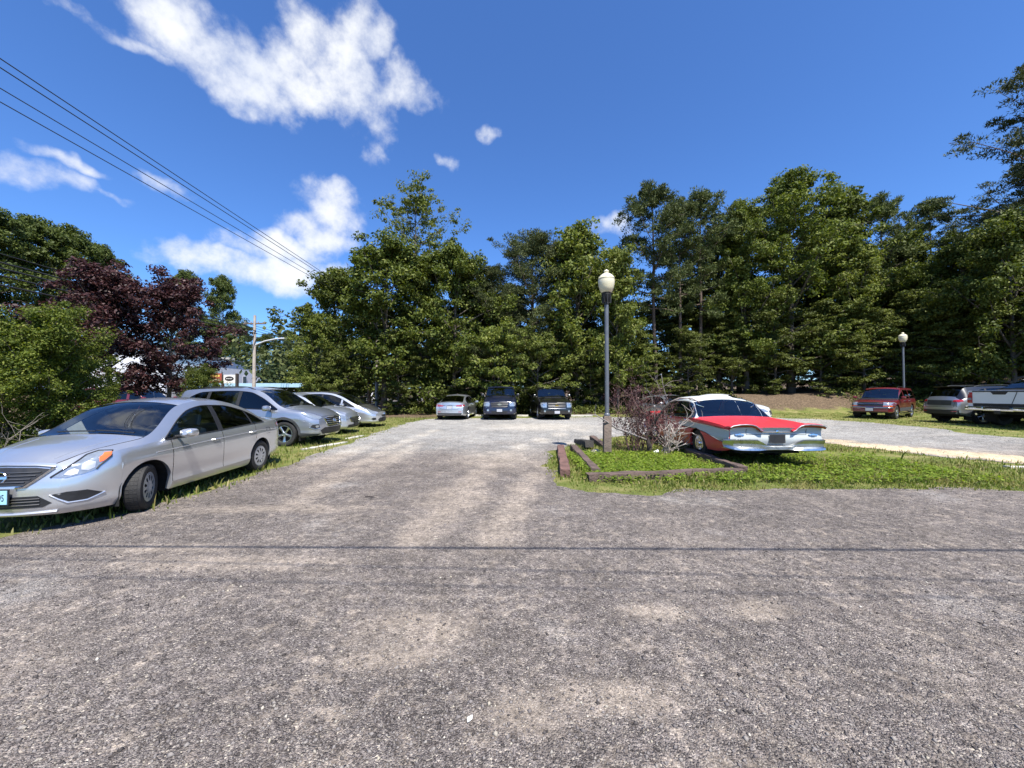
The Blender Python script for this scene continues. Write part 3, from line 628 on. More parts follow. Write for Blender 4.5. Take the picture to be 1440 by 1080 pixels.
        if h is None:
            h, nn, i, dist = s.bvh.find_nearest(o+d*(o.length-s.S['xf']*.9) if proj != 'L' else Vector((u, s.hw(0), v)))
        if nn.dot(d) > 0: nn = -nn
        return h, nn
    def patch(s, name, grid, proj, m, off=.004, depth=.015, mirror=True, parent=None, closed=False):
        """grid of 2-D points laid on the shell; edges return into it"""
        r, c = len(grid), len(grid[0]); P = [[s.cast(u, v, proj) for u, v in row] for row in grid]; out = []
        vs = [h+n*off for row in P for h, n in row]; fs = [(i*c+j, i*c+j+1, (i+1)*c+j+1, (i+1)*c+j) for i in range(r-1) for j in range(c-1)]
        per = [(0,j) for j in range(c)]+[(i,c-1) for i in range(1,r)]+[(r-1,j) for j in range(c-2,-1,-1)]+[(i,0) for i in range(r-2,0,-1)]
        n0 = len(vs); vs += [P[i][j][0]-P[i][j][1]*depth for i, j in per]
        fs += [(per[k][0]*c+per[k][1], n0+k, n0+(k+1)%len(per), per[(k+1)%len(per)][0]*c+per[(k+1)%len(per)][1]) for k in range(len(per))]
        return s._emit(name, vs, fs, m, mirror, parent)
    def poly(s, name, pts, proj, m, off=.004, depth=.015, mirror=True, parent=None, rings=3, res=.05):
        q = []
        for i in range(len(pts)):
            a, b = pts[i], pts[(i+1)%len(pts)]; n = max(1, int(math.dist(a, b)/res))
            q += [(a[0]+(b[0]-a[0])*k/n, a[1]+(b[1]-a[1])*k/n) for k in range(n)]
        cx = sum(p[0] for p in q)/len(q); cy = sum(p[1] for p in q)/len(q); n = len(q); vs = []; fs = []
        for k in range(rings):
            f = 1-k/rings
            for p in q: h, nn = s.cast(cx+(p[0]-cx)*f, cy+(p[1]-cy)*f, proj); vs.append(h+nn*off)
        h, nn = s.cast(cx, cy, proj); vs.append(h+nn*off)
        for k in range(rings-1): fs += [(k*n+i, k*n+(i+1)%n, (k+1)*n+(i+1)%n, (k+1)*n+i) for i in range(n)]
        fs += [((rings-1)*n+i, (rings-1)*n+(i+1)%n, rings*n) for i in range(n)]
        n0 = len(vs)
        for p in q: h, nn = s.cast(p[0], p[1], proj); vs.append(h-nn*depth)
        fs += [((i+1)%n, i, n0+i, n0+(i+1)%n) for i in range(n)]
        return s._emit(name, vs, fs, m, mirror, parent)
    def line(s, name, pts, proj, m, rad=.004, off=.001, mirror=True, parent=None, res=.06, n=5):
        q = []
        for a, b in zip(pts[:-1], pts[1:]):
            k = max(1, int(math.dist(a, b)/res)); q += [(a[0]+(b[0]-a[0])*i/k, a[1]+(b[1]-a[1])*i/k) for i in range(k)]
        q.append(pts[-1]); P = []
        for u, v in q: h, nn = s.cast(u, v, proj); P.append(h+nn*off)
        mb = MB(); mb.tube(P, rad, n); return s._emit(name, mb.v, mb.f, m, mirror, parent)
    def _emit(s, name, vs, fs, m, mirror, parent):
        res = []; mm = MT[m] if isinstance(m, str) else m
        for sd in ((1, -1) if mirror else (1,)):
            mb = MB(); mb.add([(v[0], v[1]*sd, v[2]) for v in vs], [f if sd > 0 else f[::-1] for f in fs])
            par = parent[0 if sd > 0 else 1] if isinstance(parent, (list, tuple)) else (parent or s.root)
            res.append(mb.build(name, mm, par, True, 40))
        return res
    def wheels(s, style, rimr, tw=.2, steer=0, rimmat='rim', white=False):
        S = s.S; R = S['R']; h = tw/2
        w0 = MB(); w0.lathe([(.001, .0), (rimr*.7, .0), (rimr*.93, -.01), (rimr*.95, -h*.9), (.05, -h*.9)], 20, axis='Y')
        w0 = w0.build('wheel', MT['dark'], s.root)
        t = MB(); t.lathe([(rimr*.96, h*.72), (rimr*1.03, h*.9), (rimr+(R-rimr)*.5, h*1.02), (R*.965, h*.9), (R*.992, h*.66), (R, h*.3), (R, -h*.3), (R*.992, -h*.66), (R*.965, -h*.9), (rimr*1.03, -h*.9), (rimr*.96, -h*.7)], 32, axis='Y')
        for k in range(36):   # tread blocks
            q = 2*math.pi*k/36; M = Matrix.Rotation(q, 4, 'Y')
            for y0 in (-.62, -.2, .22): t.box((R-.004, h*(y0), -.020), (R+.0018, h*(y0+.38), .020), 0, M)
        t.build('tyre', MT['rubber'], w0)
        if white:
            t = MB(); t.lathe([(rimr*1.04, h*.93), (rimr+(R-rimr)*.25, h*1.0), (rimr+(R-rimr)*.45, h*1.045)], 32, axis='Y'); t.build('white_band', MT['edselwhite'], w0)
        r = MB(); r.lathe([(rimr*.99, h*.6), (rimr*.99, h*.86), (rimr*.93, h*.86), (rimr*.90, h*.62), (rimr*.90, -h*.5)], 32, axis='Y')
        if style == 'cover':      # plastic cover with round-ended slots
            n = 10; r.lathe([(.001, h*.86), (rimr*.20, h*.88), (rimr*.42, h*.92)], 30, axis='Y'); r.lathe([(rimr*.78, h*.88), (rimr*.98, h*.87)], 30, axis='Y')
            for k in range(n):
                q = 2*math.pi*k/n; M = Matrix.Rotation(q, 4, 'Y')
                vs = [(rimr*.40, h*.91, -rimr*.10), (rimr*.40, h*.91, rimr*.10), (rimr*.80, h*.87, rimr*.165), (rimr*.80, h*.87, -rimr*.165), (rimr*.6, h*.89, rimr*.09), (rimr*.6, h*.89, -rimr*.09)]
                r.add([M @ Vector(v) for v in vs], [(0,1,4,5), (5,4,2,3)])
        elif style == 'cap':      # full chrome dish
            r.lathe([(.001, h*1.12), (rimr*.22, h*1.10), (rimr*.27, h*.86), (rimr*.5, h*.80), (rimr*.62, h*.9), (rimr*.9, h*.98), (rimr*1.0, h*.88)], 36, axis='Y')
            for k in range(16): r.box((rimr*.66, h*.93, -.008), (rimr*.86, h*1.0, .008), 0, Matrix.Rotation(2*math.pi*k/16, 4, 'Y'))
        else:
            n = style; r.lathe([(.001, h*.80), (rimr*.16, h*.80), (rimr*.22, h*.66), (rimr*.22, h*.2)], 20, axis='Y')
            wd = rimr*(.30 if n <= 6 else .16)
            for k in range(n):
                M = Matrix.Rotation(2*math.pi*k/n+.3, 4, 'Y')
                vs = []
                for x, w, y in ((rimr*.12, wd*.36, h*.72), (rimr*.55, wd*.36, h*.66), (rimr*.93, wd*.62, h*.80)):
                    vs += [(x, y, -w), (x, y+.012, -w*.6), (x, y+.012, w*.6), (x, y, w), (x, y-.03, w), (x, y-.03, -w)]
                r.add([M @ Vector(v) for v in vs], [(6*i+a, 6*i+(a+1)%6, 6*i+6+(a+1)%6, 6*i+6+a) for i in range(2) for a in range(6)])
        r.build('rim', MT[rimmat], w0)
        first = True
        for ax, st in ((S['fa'], steer), (S['ra'], 0)):
            for sd in (1, -1):
                o = w0 if first else clone(w0, s.root); first = False
                o.location = (ax, sd*(s.hw(ax)*S.get('wt', .985)-h*1.02-.012), R); o.rotation_euler = (0, 0, R_(st)+(0 if sd > 0 else math.pi))
    def cabin(s, seatx=(.15,-.75), sy=.36, zs=.50, m='interior', dashx=None, light=False, wheel=True, heads=True):
        S = s.S; r = s.root; zb = s.zB(0)
        for k, sx in enumerate(seatx):
            cols = ((sy, .24), (-sy, .24)) if k == 0 else ((0, sy+.26),)
            for cy, w in cols:
                mb = MB(); mb.box((sx-.05, cy-w, zs-.22), (sx+.48, cy+w, zs-.02), bev=.05)
                M = Matrix.Translation((sx, cy, zs-.1)) @ Matrix.Rotation(R_(-16), 4, 'Y'); mb.box((-.10, -w, 0), (.06, w, .62 if heads else .44), 0, M, bev=.05)
                hs = () if not heads else (0,) if k == 0 else (-sy, sy)
                for hy in hs: mb.box((-.07, hy-.13, .66), (.03, hy+.13, .85), 0, M, bev=.035)
                mb.build('seat', MT[m], r)
        xd = dashx if dashx is not None else S['ws'][1]-.02
        mb = MB(); mb.box((xd-.55, -s.hw(0)*.86, zb-.30), (xd+.0, s.hw(0)*.86, zb+.015), bev=.04); d = mb.build('dashboard', MT['dash'], r)
        if wheel:
            mb = MB(); c = Vector((xd-.68, sy, zb-.02)); M = Matrix.Translation(c) @ Matrix.Rotation(R_(-65), 4, 'Y'); pts = [M @ Vector((.19*math.cos(q), .19*math.sin(q), 0)) for q in np.linspace(0, 2*math.pi, 21)]
            mb.tube(pts, .015, 6); mb.tube([c, c+Vector((.2,0,-.06))], .03, 6); mb.build('steering_wheel', MT['dash'], r)
    def mirrors(s, x, z, m, w=.2, h=.13, out=.17):
        y = s.hw(x)*.95
        for sd in (1, -1):
            mb = MB(); vs = []; n = 12
            for k, (f, dx) in enumerate(((.35, .10), (.8, .075), (1.0, .02), (.98, -.04), (.92, -.05))):
                for i in range(n):
                    q = 2*math.pi*i/n; cy, sz = math.cos(q), math.sin(q); e = .72
                    vs.append((x+dx, sd*(y+out-.02+w/2*f*math.copysign(abs(cy)**e, cy)), z+h/2*f*math.copysign(abs(sz)**e, sz)))
            fs = [(k*n+i, k*n+(i+1)%n, (k+1)*n+(i+1)%n, (k+1)*n+i) for k in range(4) for i in range(n)]+[tuple(range(n)), tuple(range(4*n, 5*n))]
            mb.add(vs, fs); o = mb.build('side_mirror', MT[m], s.root)
            mb = MB(); mb.tube([(x, sd*(y-.03), z-h*.45), (x+.01, sd*(y+out*.7), z-h*.3)], [.03, .022], 6); mb.build('mirror_stalk', MT['plastic'], o)
    def handles(s, pts, m='body', L=.17):
        for (dk, x, z) in pts:
            for sd in (1, -1):
                d = s.doors.get((dk, sd)); h, nn = s.cast(x, z, 'L'); mb = MB(); y = h.y
                mb.tube([(x-L/2, y-.005, z), (x-L*.38, y+.028, z+.006), (x+L*.38, y+.028, z+.006), (x+L/2, y-.005, z)], [.011, .014, .014, .011], 6)
                mb.v = [(a, b*sd, c) for a, b, c in mb.v]; mb.build('handle', MT[m], d or s.root)
                s_, = [None]
    def plate(s, proj, z, y=0, m='plate', txt=None, dx=0, frame='plastic', w=.30, h=.15, ty=0):
        hh, nn = s.cast(y, z, proj); sx = 1 if proj == 'F' else -1; x = hh.x+sx*(.012+dx); mb = MB(); mb.box((x-.006, y-w/2-.012, z-h/2-.012), (x+.004, y+w/2+.012, z+h/2+.012)); f = mb.build('plate_frame', MT[frame], s.root, False)
        mb = MB(); a, b = sorted((x, x+sx*.009)); mb.box((a, y-w/2, z-h/2), (b, y+w/2, z+h/2)); p = mb.build('license_plate', MT[m], s.root, False)
        if txt:
            M = Matrix.Translation((x+sx*.0105, y+ty, z-.008)) @ (Matrix.Rotation(R_(90 if sx > 0 else -90), 4, 'Z') @ Matrix.Rotation(R_(90), 4, 'X') @ Matrix.Diagonal((.60,1,1,1)))
            text_mesh(txt, .105, MT['ink'], 'plate_lettering', p, M, .0006)
        return p
    def wipers(s, n=2):
        mb = MB(); xc = s.S['ws'][1]
        for y0 in (.05, .55):
            P = []
            for k in range(7):
                t = k/6; u, v = xc-.05-.02*t, y0-.5*t; h, nn = s.cast(u, v, 'T'); P.append(h+nn*.018)
            mb.tube(P, .009, 5)
        mb.build('wiper', MT['plastic'], s.root)
    def place(s, x, y, head, z=None, pitch=0, roll=0):
        s.root.location = (x, y, hgt(x, y) if z is None else z); s.root.rotation_euler = (roll, pitch, R_(head)); return s
def arch_clad(c, m='cladding', w=.07):
    S = c.S
    for a in (S['fa'], S['ra']):
        g = []
        for r in (S['ar']-.004, S['ar']+w): g.append([(a+r*math.cos(q), S.get('az', S['R'])+r*math.sin(q)*S.get('af', 1)) for q in np.linspace(-.12, math.pi+.12, 22)])
        c.patch('wheel_arch_trim', g, 'L', m, off=.012, depth=.01)
def sill(c, z0, z1, m='cladding', off=.012):
    S = c.S; xs = np.linspace(S['ra']+S['ar'], S['fa']-S['ar'], 14); c.patch('sill_trim', [[(x, z) for x in xs] for z in (z0, (z0+z1)/2, z1)], 'L', m, off=off)
# ---- shape sheets
def sedan_spec(L=4.45, W=1.70, H=1.51, wb=2.6, fo=.86, R=.305, mats=None, **kw):
    xf = wb/2+fo; xr = xf-L; k = L/4.45; h = lambda z: z*H/1.51; w = W/2; X = lambda x: x*k
    S = dict(xf=xf, xr=xr, fa=wb/2, ra=-wb/2, R=R, ar=R+.062,
        hw=[(xr,.74*w),(xr+.12,.86*w),(xr+.5,.955*w),(xr+1.1,w),(0,w),(xf-1.1,.995*w),(xf-.55,.955*w),(xf-.25,.86*w),(xf-.08,.74*w),(xf,.62*w)],
        z0=[(xr,.30),(xr+.6,.22),(-.9,.19),(1.0,.19),(xf-.4,.19),(xf,.20)],
        zB=[(xr,h(.90)),(xr+.3,h(.985)),(X(-1.3),h(.975)),(0,h(.93)),(X(1.1),h(.905)),(xf-.55,h(.875)),(xf-.2,h(.81)),(xf,h(.72))],
        C=[(xr,h(.98)),(xr+.12,h(1.05)),(X(-1.78),h(1.085)),(X(-1.25),h(1.30)),(X(-.8),h(1.435)),(X(-.35),h(1.50)),(X(.05),h(1.505)),(X(.38),h(1.47)),(X(.55),h(1.43)),(X(1.28),h(1.03)),(xf-.55,h(.97)),(xf-.22,h(.90)),(xf,h(.80))],
        py=[(xr,.60*w),(X(-1.78),.70*w),(X(-.8),.62*w),(X(0),.64*w),(X(.5),.66*w),(X(1.28),.84*w),(xf-.5,.72*w),(xf,.50*w)],
        crown=[(xr,.02),(X(-1.78),.05),(X(-.8),.055),(X(.4),.055),(X(1.28),.05),(xf,.03)],
        dlo=[(X(-1.45),h(1.0)),(X(-1.3),h(1.12)),(X(-.95),h(1.26)),(X(-.45),h(1.355)),(X(0),h(1.37)),(X(.35),h(1.32)),(X(.6),h(1.21)),(X(1.02),h(.93))],
        ws=(X(.50),X(1.28)), bl=(X(-1.75),X(-.85)), doors=[(X(-1.12),X(-.16)),(X(-.16),X(.93))], pillars=[(X(-1.08),X(-1.03),'plastic'),(X(-.21),X(-.09),'plastic')],
        mats=mats, lean_f=[(.15,-.10),(.3,-.0),(.5,0),(h(.66),-.05),(h(.9),-.16)], lean_r=[(.15,.12),(.35,0),(.62,0),(h(.85),.05),(h(1.1),.08)])
    S.update(kw); return S
def suv_spec(L=4.7, W=1.88, H=1.69, wb=2.70, fo=.92, R=.365, mats=None, **kw):
    xf = wb/2+fo; xr = xf-L; h = lambda z: z*H/1.69; w = W/2; r0 = xr
    S = dict(xf=xf, xr=xr, fa=wb/2, ra=-wb/2, R=R, ar=R+.06,
        hw=[(xr,.80*w),(xr+.10,.89*w),(xr+.45,.97*w),(xr+1.1,w),(0,w),(xf-1.0,.99*w),(xf-.5,.95*w),(xf-.22,.87*w),(xf-.08,.78*w),(xf,.68*w)],
        z0=[(xr,.42),(xr+.6,.30),(-.9,.27),(1.0,.27),(xf-.4,.27),(xf,.30)],
        zB=[(xr,h(1.0)),(xr+.3,h(1.10)),(-1.3,h(1.12)),(0,h(1.06)),(1.0,h(1.02)),(xf-.6,h(.98)),(xf-.2,h(.88)),(xf,h(.78))],
        C=[(xr,h(1.03)),(xr+.08,h(1.16)),(xr+.20,h(1.34)),(xr+.36,h(1.56)),(xr+.5,h(1.63)),(-1.0,h(1.675)),(-.2,h(1.69)),(.2,h(1.66)),(.45,h(1.60)),(1.30,h(1.13)),(xf-.6,h(1.06)),(xf-.25,h(.98)),(xf,h(.86))],
        py=[(xr,.62*w),(xr+.3,.64*w),(-1.0,.70*w),(0,.70*w),(.45,.70*w),(1.30,.85*w),(xf-.5,.76*w),(xf,.55*w)],
        crown=[(xr,.02),(xr+.3,.04),(xr+.6,.05),(.4,.055),(1.3,.05),(xf,.03)],
        dlo=[(xr+.52,h(1.16)),(xr+.75,h(1.40)),(xr+1.1,h(1.53)),(-.4,h(1.565)),(.15,h(1.53)),(.5,h(1.40)),(1.12,h(1.05))],
        ws=(.42,1.30), bl=(xr+.10,xr+.40), doors=[(-1.12,-.14),(-.14,.98)], pillars=[(-1.16,-1.06,'plastic'),(-.19,-.08,'plastic')],
        mats=mats, lean_f=[(.2,-.12),(.4,-.02),(.6,0),(h(.85),-.06),(h(1.1),-.16)], lean_r=[(.2,.14),(.45,0),(.75,0),(h(1.05),.05),(h(1.2),.07),(h(1.5),.10)], blend_r=.35)
    S.update(kw); return S
def box_spec(L=5.2, W=2.0, H=1.95, wb=3.02, fo=.95, R=.39, hood=1.20, belt=1.22, rake=.95, cowl=.0, mats=None, **kw):
    xf = wb/2+fo; xr = xf-L; w = W/2; xc = xf-1.28; xh = xc-rake*.72
    S = dict(xf=xf, xr=xr, fa=wb/2, ra=-wb/2, R=R, ar=R+.07,
        hw=[(xr,.90*w),(xr+.08,.95*w),(xr+.4,.985*w),(xr+1.1,w),(0,w),(xf-.8,.99*w),(xf-.3,.95*w),(xf-.1,.90*w),(xf,.84*w)],
        z0=[(xr,.46),(xr+.6,.34),(-.9,.32),(1.0,.32),(xf-.4,.33),(xf,.34)],
        zB=[(xr,belt-.06),(xr+.3,belt),(0,belt),(xc-.3,belt-.03),(xf-.6,hood-.13),(xf-.15,hood-.19),(xf,hood-.26)],
        C=[(xr,belt-.02),(xr+.05,belt+.16),(xr+.14,H-.30),(xr+.24,H-.07),(xr+.4,H-.03),(-.6,H),(xh-.35,H-.01),(xh-.1,H-.04),(xh,H-.09),(xc,hood-.01+cowl),(xf-.6,hood-.04+cowl*.45),(xf-.15,hood-.10),(xf,hood-.18)],
        py=[(xr,.74*w),(xr+.3,.76*w),(0,.78*w),(xh,.78*w),(xc,.86*w),(xf-.5,.78*w),(xf,.7*w)],
        crown=[(xr,.02),(xr+.3,.03),(xr+.6,.05),(xh,.05),(xc,.05),(xf,.03)],
        dlo=[(xr+.28,belt+.25),(xr+.36,H-.25),(xr+.7,H-.17),(0,H-.16),(xh-.25,H-.18),(xh,H-.28),(xc-.10,belt)],
        ws=(xh,xc), bl=(xr+.06,xr+.22), doors=[(-1.0,-.02),(-.02,xc-.12)], pillars=[(-1.06,-.94,'body'),(-.08,.04,'body')],
        mats=mats, lean_f=[(.2,-.10),(.45,0),(.75,-.02),(hood,-.08)], lean_r=[(.2,.10),(.5,0),(.9,0),(belt+.2,.03),(H,.06)], blend_r=.3, blend_f=.3, bf=.08)
    S.update(kw); return S
# ---- silver sedan in the foreground
def foreground_sedan():
    w = .85
    S = sedan_spec(fo=.82, L=4.42, mats=dict(body='silver', win=['glass','tint','glass'], ws='windshield', bl='glass'))
    c = Car('silver four-door sedan with a pale blue plate and turned front wheel', 'car', S)
    # headlights: long swept lens with an orange corner
    H1 = [(.45,.62),(.58,.605),(.74,.635),(.84,.67),(.87,.705),(.99,.80),(1.03,.865),(.93,.87),(.80,.835),(.66,.765),(.54,.69)]
    hl = c.poly('headlight', H1, 'S', 'lens', off=.006, res=.035)
    c.line('headlight_bezel', H1[3:]+[H1[0]], 'S', 'plastic', rad=.011, off=.004, parent=hl)
    c.poly('turn_signal', [(.875,.745),(.91,.755),(.99,.815),(1.01,.85),(.95,.845),(.88,.80)], 'S', 'orange', off=.011, parent=hl, res=.03)
    c.poly('projector', [(.56,.640),(.62,.625),(.68,.64),(.69,.68),(.65,.70),(.59,.68)], 'S', 'cover', off=.010, parent=hl, res=.03)
    c.poly('projector', [(.71,.68),(.77,.665),(.83,.69),(.845,.755),(.79,.775),(.72,.735)], 'S', 'cover', off=.010, parent=hl, res=.03)
    g = c.poly('grille', [(-.40,.715),(-.28,.735),(0,.745),(.28,.735),(.40,.715),(.30,.60),(.24,.55),(-.24,.55),(-.30,.60)], 'F', 'plastic', off=.006, mirror=False, res=.04)[0]
    for z, hwid in ((.585,.24),(.615,.28),(.65,.31),(.685,.34)): c.line('grille_bar', [(-hwid,z),(hwid,z)], 'F', 'charcoal', rad=.007, off=.012, mirror=False, parent=g)
    c.line('grille_chrome', [(.43,.725),(.32,.60),(.25,.535),(.18,.53)], 'F', 'chrome', rad=.016, off=.01, parent=g)
    c.line('grille_lip', [(-.44,.735),(-.28,.758),(0,.768),(.28,.758),(.44,.735)], 'F', 'silver', rad=.012, off=.008, mirror=False, parent=g)
    h, nn = c.cast(0, .64, 'F'); mb = MB(); M = Matrix.Translation((h.x+.018, 0, .64)) @ Matrix.Rotation(R_(80), 4, 'Y')
    mb.tube([M @ Vector((.06*math.cos(q), .06*math.sin(q), 0)) for q in np.linspace(0, 2*math.pi, 25)], .009, 6); mb.box((-.013,-.078,-.006), (.013,.078,.008), 0, M); mb.build('emblem', MT['chrome'], g)
    a = c.poly('lower_intake', [(-.40,.30),(.40,.30),(.47,.34),(.36,.43),(-.36,.43),(-.47,.34)], 'F', 'plastic', off=.005, mirror=False, res=.05)[0]
    for z in (.335,.37,.40): c.line('intake_bar', [(-.38,z),(.38,z)], 'F', 'charcoal', rad=.006, off=.01, mirror=False, parent=a)
    c.line('bumper_lip', [(-.50,.245),(-.2,.24),(.2,.24),(.50,.245)], 'F', 'silver', rad=.018, off=.012, mirror=False)
    c.poly('fog_lamp_recess', [(.46,.43),(.60,.45),(.76,.445),(.90,.385),(.76,.335),(.62,.33)], 'S', 'plastic', off=.004, res=.04)
    c.line('fog_lamp_lip', [(.46,.43),(.60,.325),(.76,.325),(.92,.385)], 'S', 'silver', rad=.009, off=.006)
    c.plate('F', .44, m='plateblue', txt='7195', dx=.02, ty=.062)
    c.poly('taillight', [(.40,.80),(.70,.78),(.90,.83),(1.02,.90),(.80,.93),(.46,.90)], 'SR', 'redlens', off=.006)
    c.poly('rear_bumper', [(-.55,.36),(.55,.36),(.55,.44),(-.55,.44)], 'R', 'plastic', off=.004, mirror=False)
    c.wheels('cover', .20, .19, steer=22, rimmat='cover'); c.cabin(m='interiorlight'); c.mirrors(.80, .99, 'silver', .22, .13, .18); c.wipers()
    c.handles([(0,-.98,.815),(1,.04,.80)], 'silver')
    c.line('fender_crease', [(-2.0,.80),(-1.2,.83),(.4,.79),(1.2,.76)], 'L', 'silver', rad=.010, off=-.004)
    c.line('hood_crease', [(1.38,.50),(1.7,.44),(2.0,.34)], 'T', 'silver', rad=.012, off=-.006)
    c.line('fuel_lid', [(-1.62,.86),(-1.48,.86),(-1.48,.74),(-1.62,.74),(-1.62,.86)], 'L', 'seam', rad=.003, mirror=False)
    return c
def front_bits(c, gr, hl, grm='plastic', bars=(), barmat='chrome', lensproj='F', badge=None, badgem='chrome', ring=None):
    """grille outline (half, mirrored), bars, headlights"""
    pts = gr+[(-y, z) for y, z in gr[::-1]]; g = c.poly('grille', pts, 'F', grm, off=.008, mirror=False)[0]
    for z, hy in bars: c.line('grille_bar', [(-hy,z),(hy,z)], 'F', barmat, rad=.011, off=.016, mirror=False, parent=g)
    if ring: c.line('grille_surround', pts+[pts[0]], 'F', ring, rad=.014, off=.012, mirror=False, parent=g)
    h = c.poly('headlight', hl, lensproj, 'lens', off=.01)
    if badge:
        y, z, w, hh, kind = badge; p, nn = c.cast(y, z, 'F'); mb = MB(); x = p.x+.02
        if kind == 'bow':
            o = [(-w,-hh*.5),(-w*.35,-hh*.5),(-w*.35,-hh),(w*.45,-hh),(w*.45,-hh*.5),(w,-hh*.5),(w*.85,hh*.5),(w*.35,hh*.5),(w*.35,hh),(-w*.45,hh),(-w*.45,hh*.5),(-w*.85,hh*.5)]
            vs = [(x+.012,a,z+b) for a,b in o]+[(x-.01,a,z+b) for a,b in o]; n = 12; mb.add(vs, [tuple(range(n))]+[(i,(i+1)%n,n+(i+1)%n,n+i) for i in range(n)])
        elif kind == 'H':
            mb.tube([(x, w*math.cos(q), z+hh*math.sin(q)) for q in np.linspace(0, 2*math.pi, 25)], .008, 6)
            mb.tube([(x,-w*.45,z-hh*.6),(x,-w*.3,z+hh*.65)], .009, 6); mb.tube([(x,w*.3,z-hh*.65),(x,w*.45,z+hh*.6)], .009, 6); mb.tube([(x,-w*.4,z-.005),(x,w*.4,z+.01)], .008, 6)
        else:
            mb.add([(x+.012, w*math.cos(q), z+hh*math.sin(q)) for q in np.linspace(0, 2*math.pi, 20, endpoint=False)]+[(x-.01, w*math.cos(q), z+hh*math.sin(q)) for q in np.linspace(0, 2*math.pi, 20, endpoint=False)], [tuple(range(20))]+[(i,(i+1)%20,20+(i+1)%20,20+i) for i in range(20)])
        mb.build('emblem', MT[badgem], g)
    return g, h
def roof_rails(c, z, x0, x1, y, m='plastic'):
    for sd in (1, -1):
        pts = []
        for k in range(9):
            x = x0+(x1-x0)*k/8; h, nn = c.cast(x, y, 'T'); pts.append((x, sd*y, h.z+(.045 if 0 < k < 8 else 0)))
        mb = MB(); mb.tube(pts, .016, 6); mb.build('roof_rail', MT[m], c.root)
def grey_crossover():
    S = suv_spec(H=1.76, mats=dict(body='grey', win=['tint','tint','tint'], ws='windshield', bl='tint')); w = .94
    c = Car('grey crossover SUV with black wheel-arch trim and star alloy wheels', 'car', S)
    front_bits(c, [(0,.84),(.30,.84),(.43,.80),(.36,.62),(.28,.56),(0,.56)], [(.50,.82),(.64,.785),(.84,.80),(1.0,.86),(1.15,.95),(1.17,.985),(1.0,.965),(.75,.90)], bars=[(.60,.30),(.66,.34),(.72,.38),(.78,.40)], barmat='chrome', lensproj='S', badge=(0,.72,.085,.055,'H'), ring='chrome')
    c.poly('lower_intake', [(-.48,.335),(.48,.335),(.58,.45),(.44,.53),(-.44,.53),(-.58,.45)], 'F', 'plastic', off=.006, mirror=False)
    f = c.poly('fog_lamp_recess', [(.62,.53),(.76,.50),(.90,.55),(.84,.63),(.66,.64)], 'S', 'plastic', off=.006)
    c.poly('fog_lamp', [(.66,.55),(.73,.54),(.76,.58),(.72,.615),(.66,.60)], 'S', 'lens', off=.012, parent=f, res=.03); c.line('fog_lamp_trim', [(.60,.53),(.76,.495),(.92,.555)], 'S', 'chrome', rad=.01, off=.01, parent=f)
    c.poly('skid_plate', [(-.36,.30),(.36,.30),(.42,.345),(-.42,.345)], 'F', 'rim', off=.014, mirror=False)
    arch_clad(c); sill(c, .28, .42)
    c.poly('bumper_skirt', [(.56,.285),(1.2,.285),(1.2,.40),(.95,.38),(.56,.35)], 'S', 'cladding', off=.01)
    c.wheels(5, .25, .23, 0); c.cabin((.12,-.8), .40, .68); c.mirrors(.92, 1.12, 'grey', .24, .17, .19); c.wipers(); c.handles([(0,-.95,.96),(1,.05,.95)], 'chrome')
    c.poly('taillight', [(.62,.98),(.85,.96),(.98,1.04),(.90,1.10),(.64,1.08)], 'SR', 'redlens'); roof_rails(c, 1.7, -1.5, .25, .62)
    return c
def pale_sedan(label):
    S = sedan_spec(L=4.75, W=1.80, H=1.56, wb=2.72, fo=.93, R=.32, mats=dict(body='palesilver', win=['tint'], ws='windshield', bl='tint'))
    c = Car(label, 'car', S); front_bits(c, [(0,.63),(.34,.625),(.40,.59),(.33,.46),(0,.45)], [(.46,.59),(.62,.565),(.82,.61),(1.0,.74),(.94,.765),(.72,.715),(.54,.65)], bars=[(.50,.32),(.55,.35),(.59,.36)], barmat='charcoal', lensproj='S', ring='chrome')
    c.poly('lower_intake', [(-.5,.25),(.5,.25),(.46,.36),(-.46,.36)], 'F', 'plastic', off=.006, mirror=False); c.wheels(10, .22, .21); c.cabin(); c.mirrors(.85, .95, 'palesilver'); c.wipers(); c.handles([(0,-1.05,.79),(1,.03,.78)], 'palesilver'); c.plate('F', .40, m='plastic')
    c.poly('taillight', [(.40,.74),(.72,.72),(.90,.78),(.98,.84),(.76,.88),(.46,.85)], 'SR', 'redlens', off=.006); return c
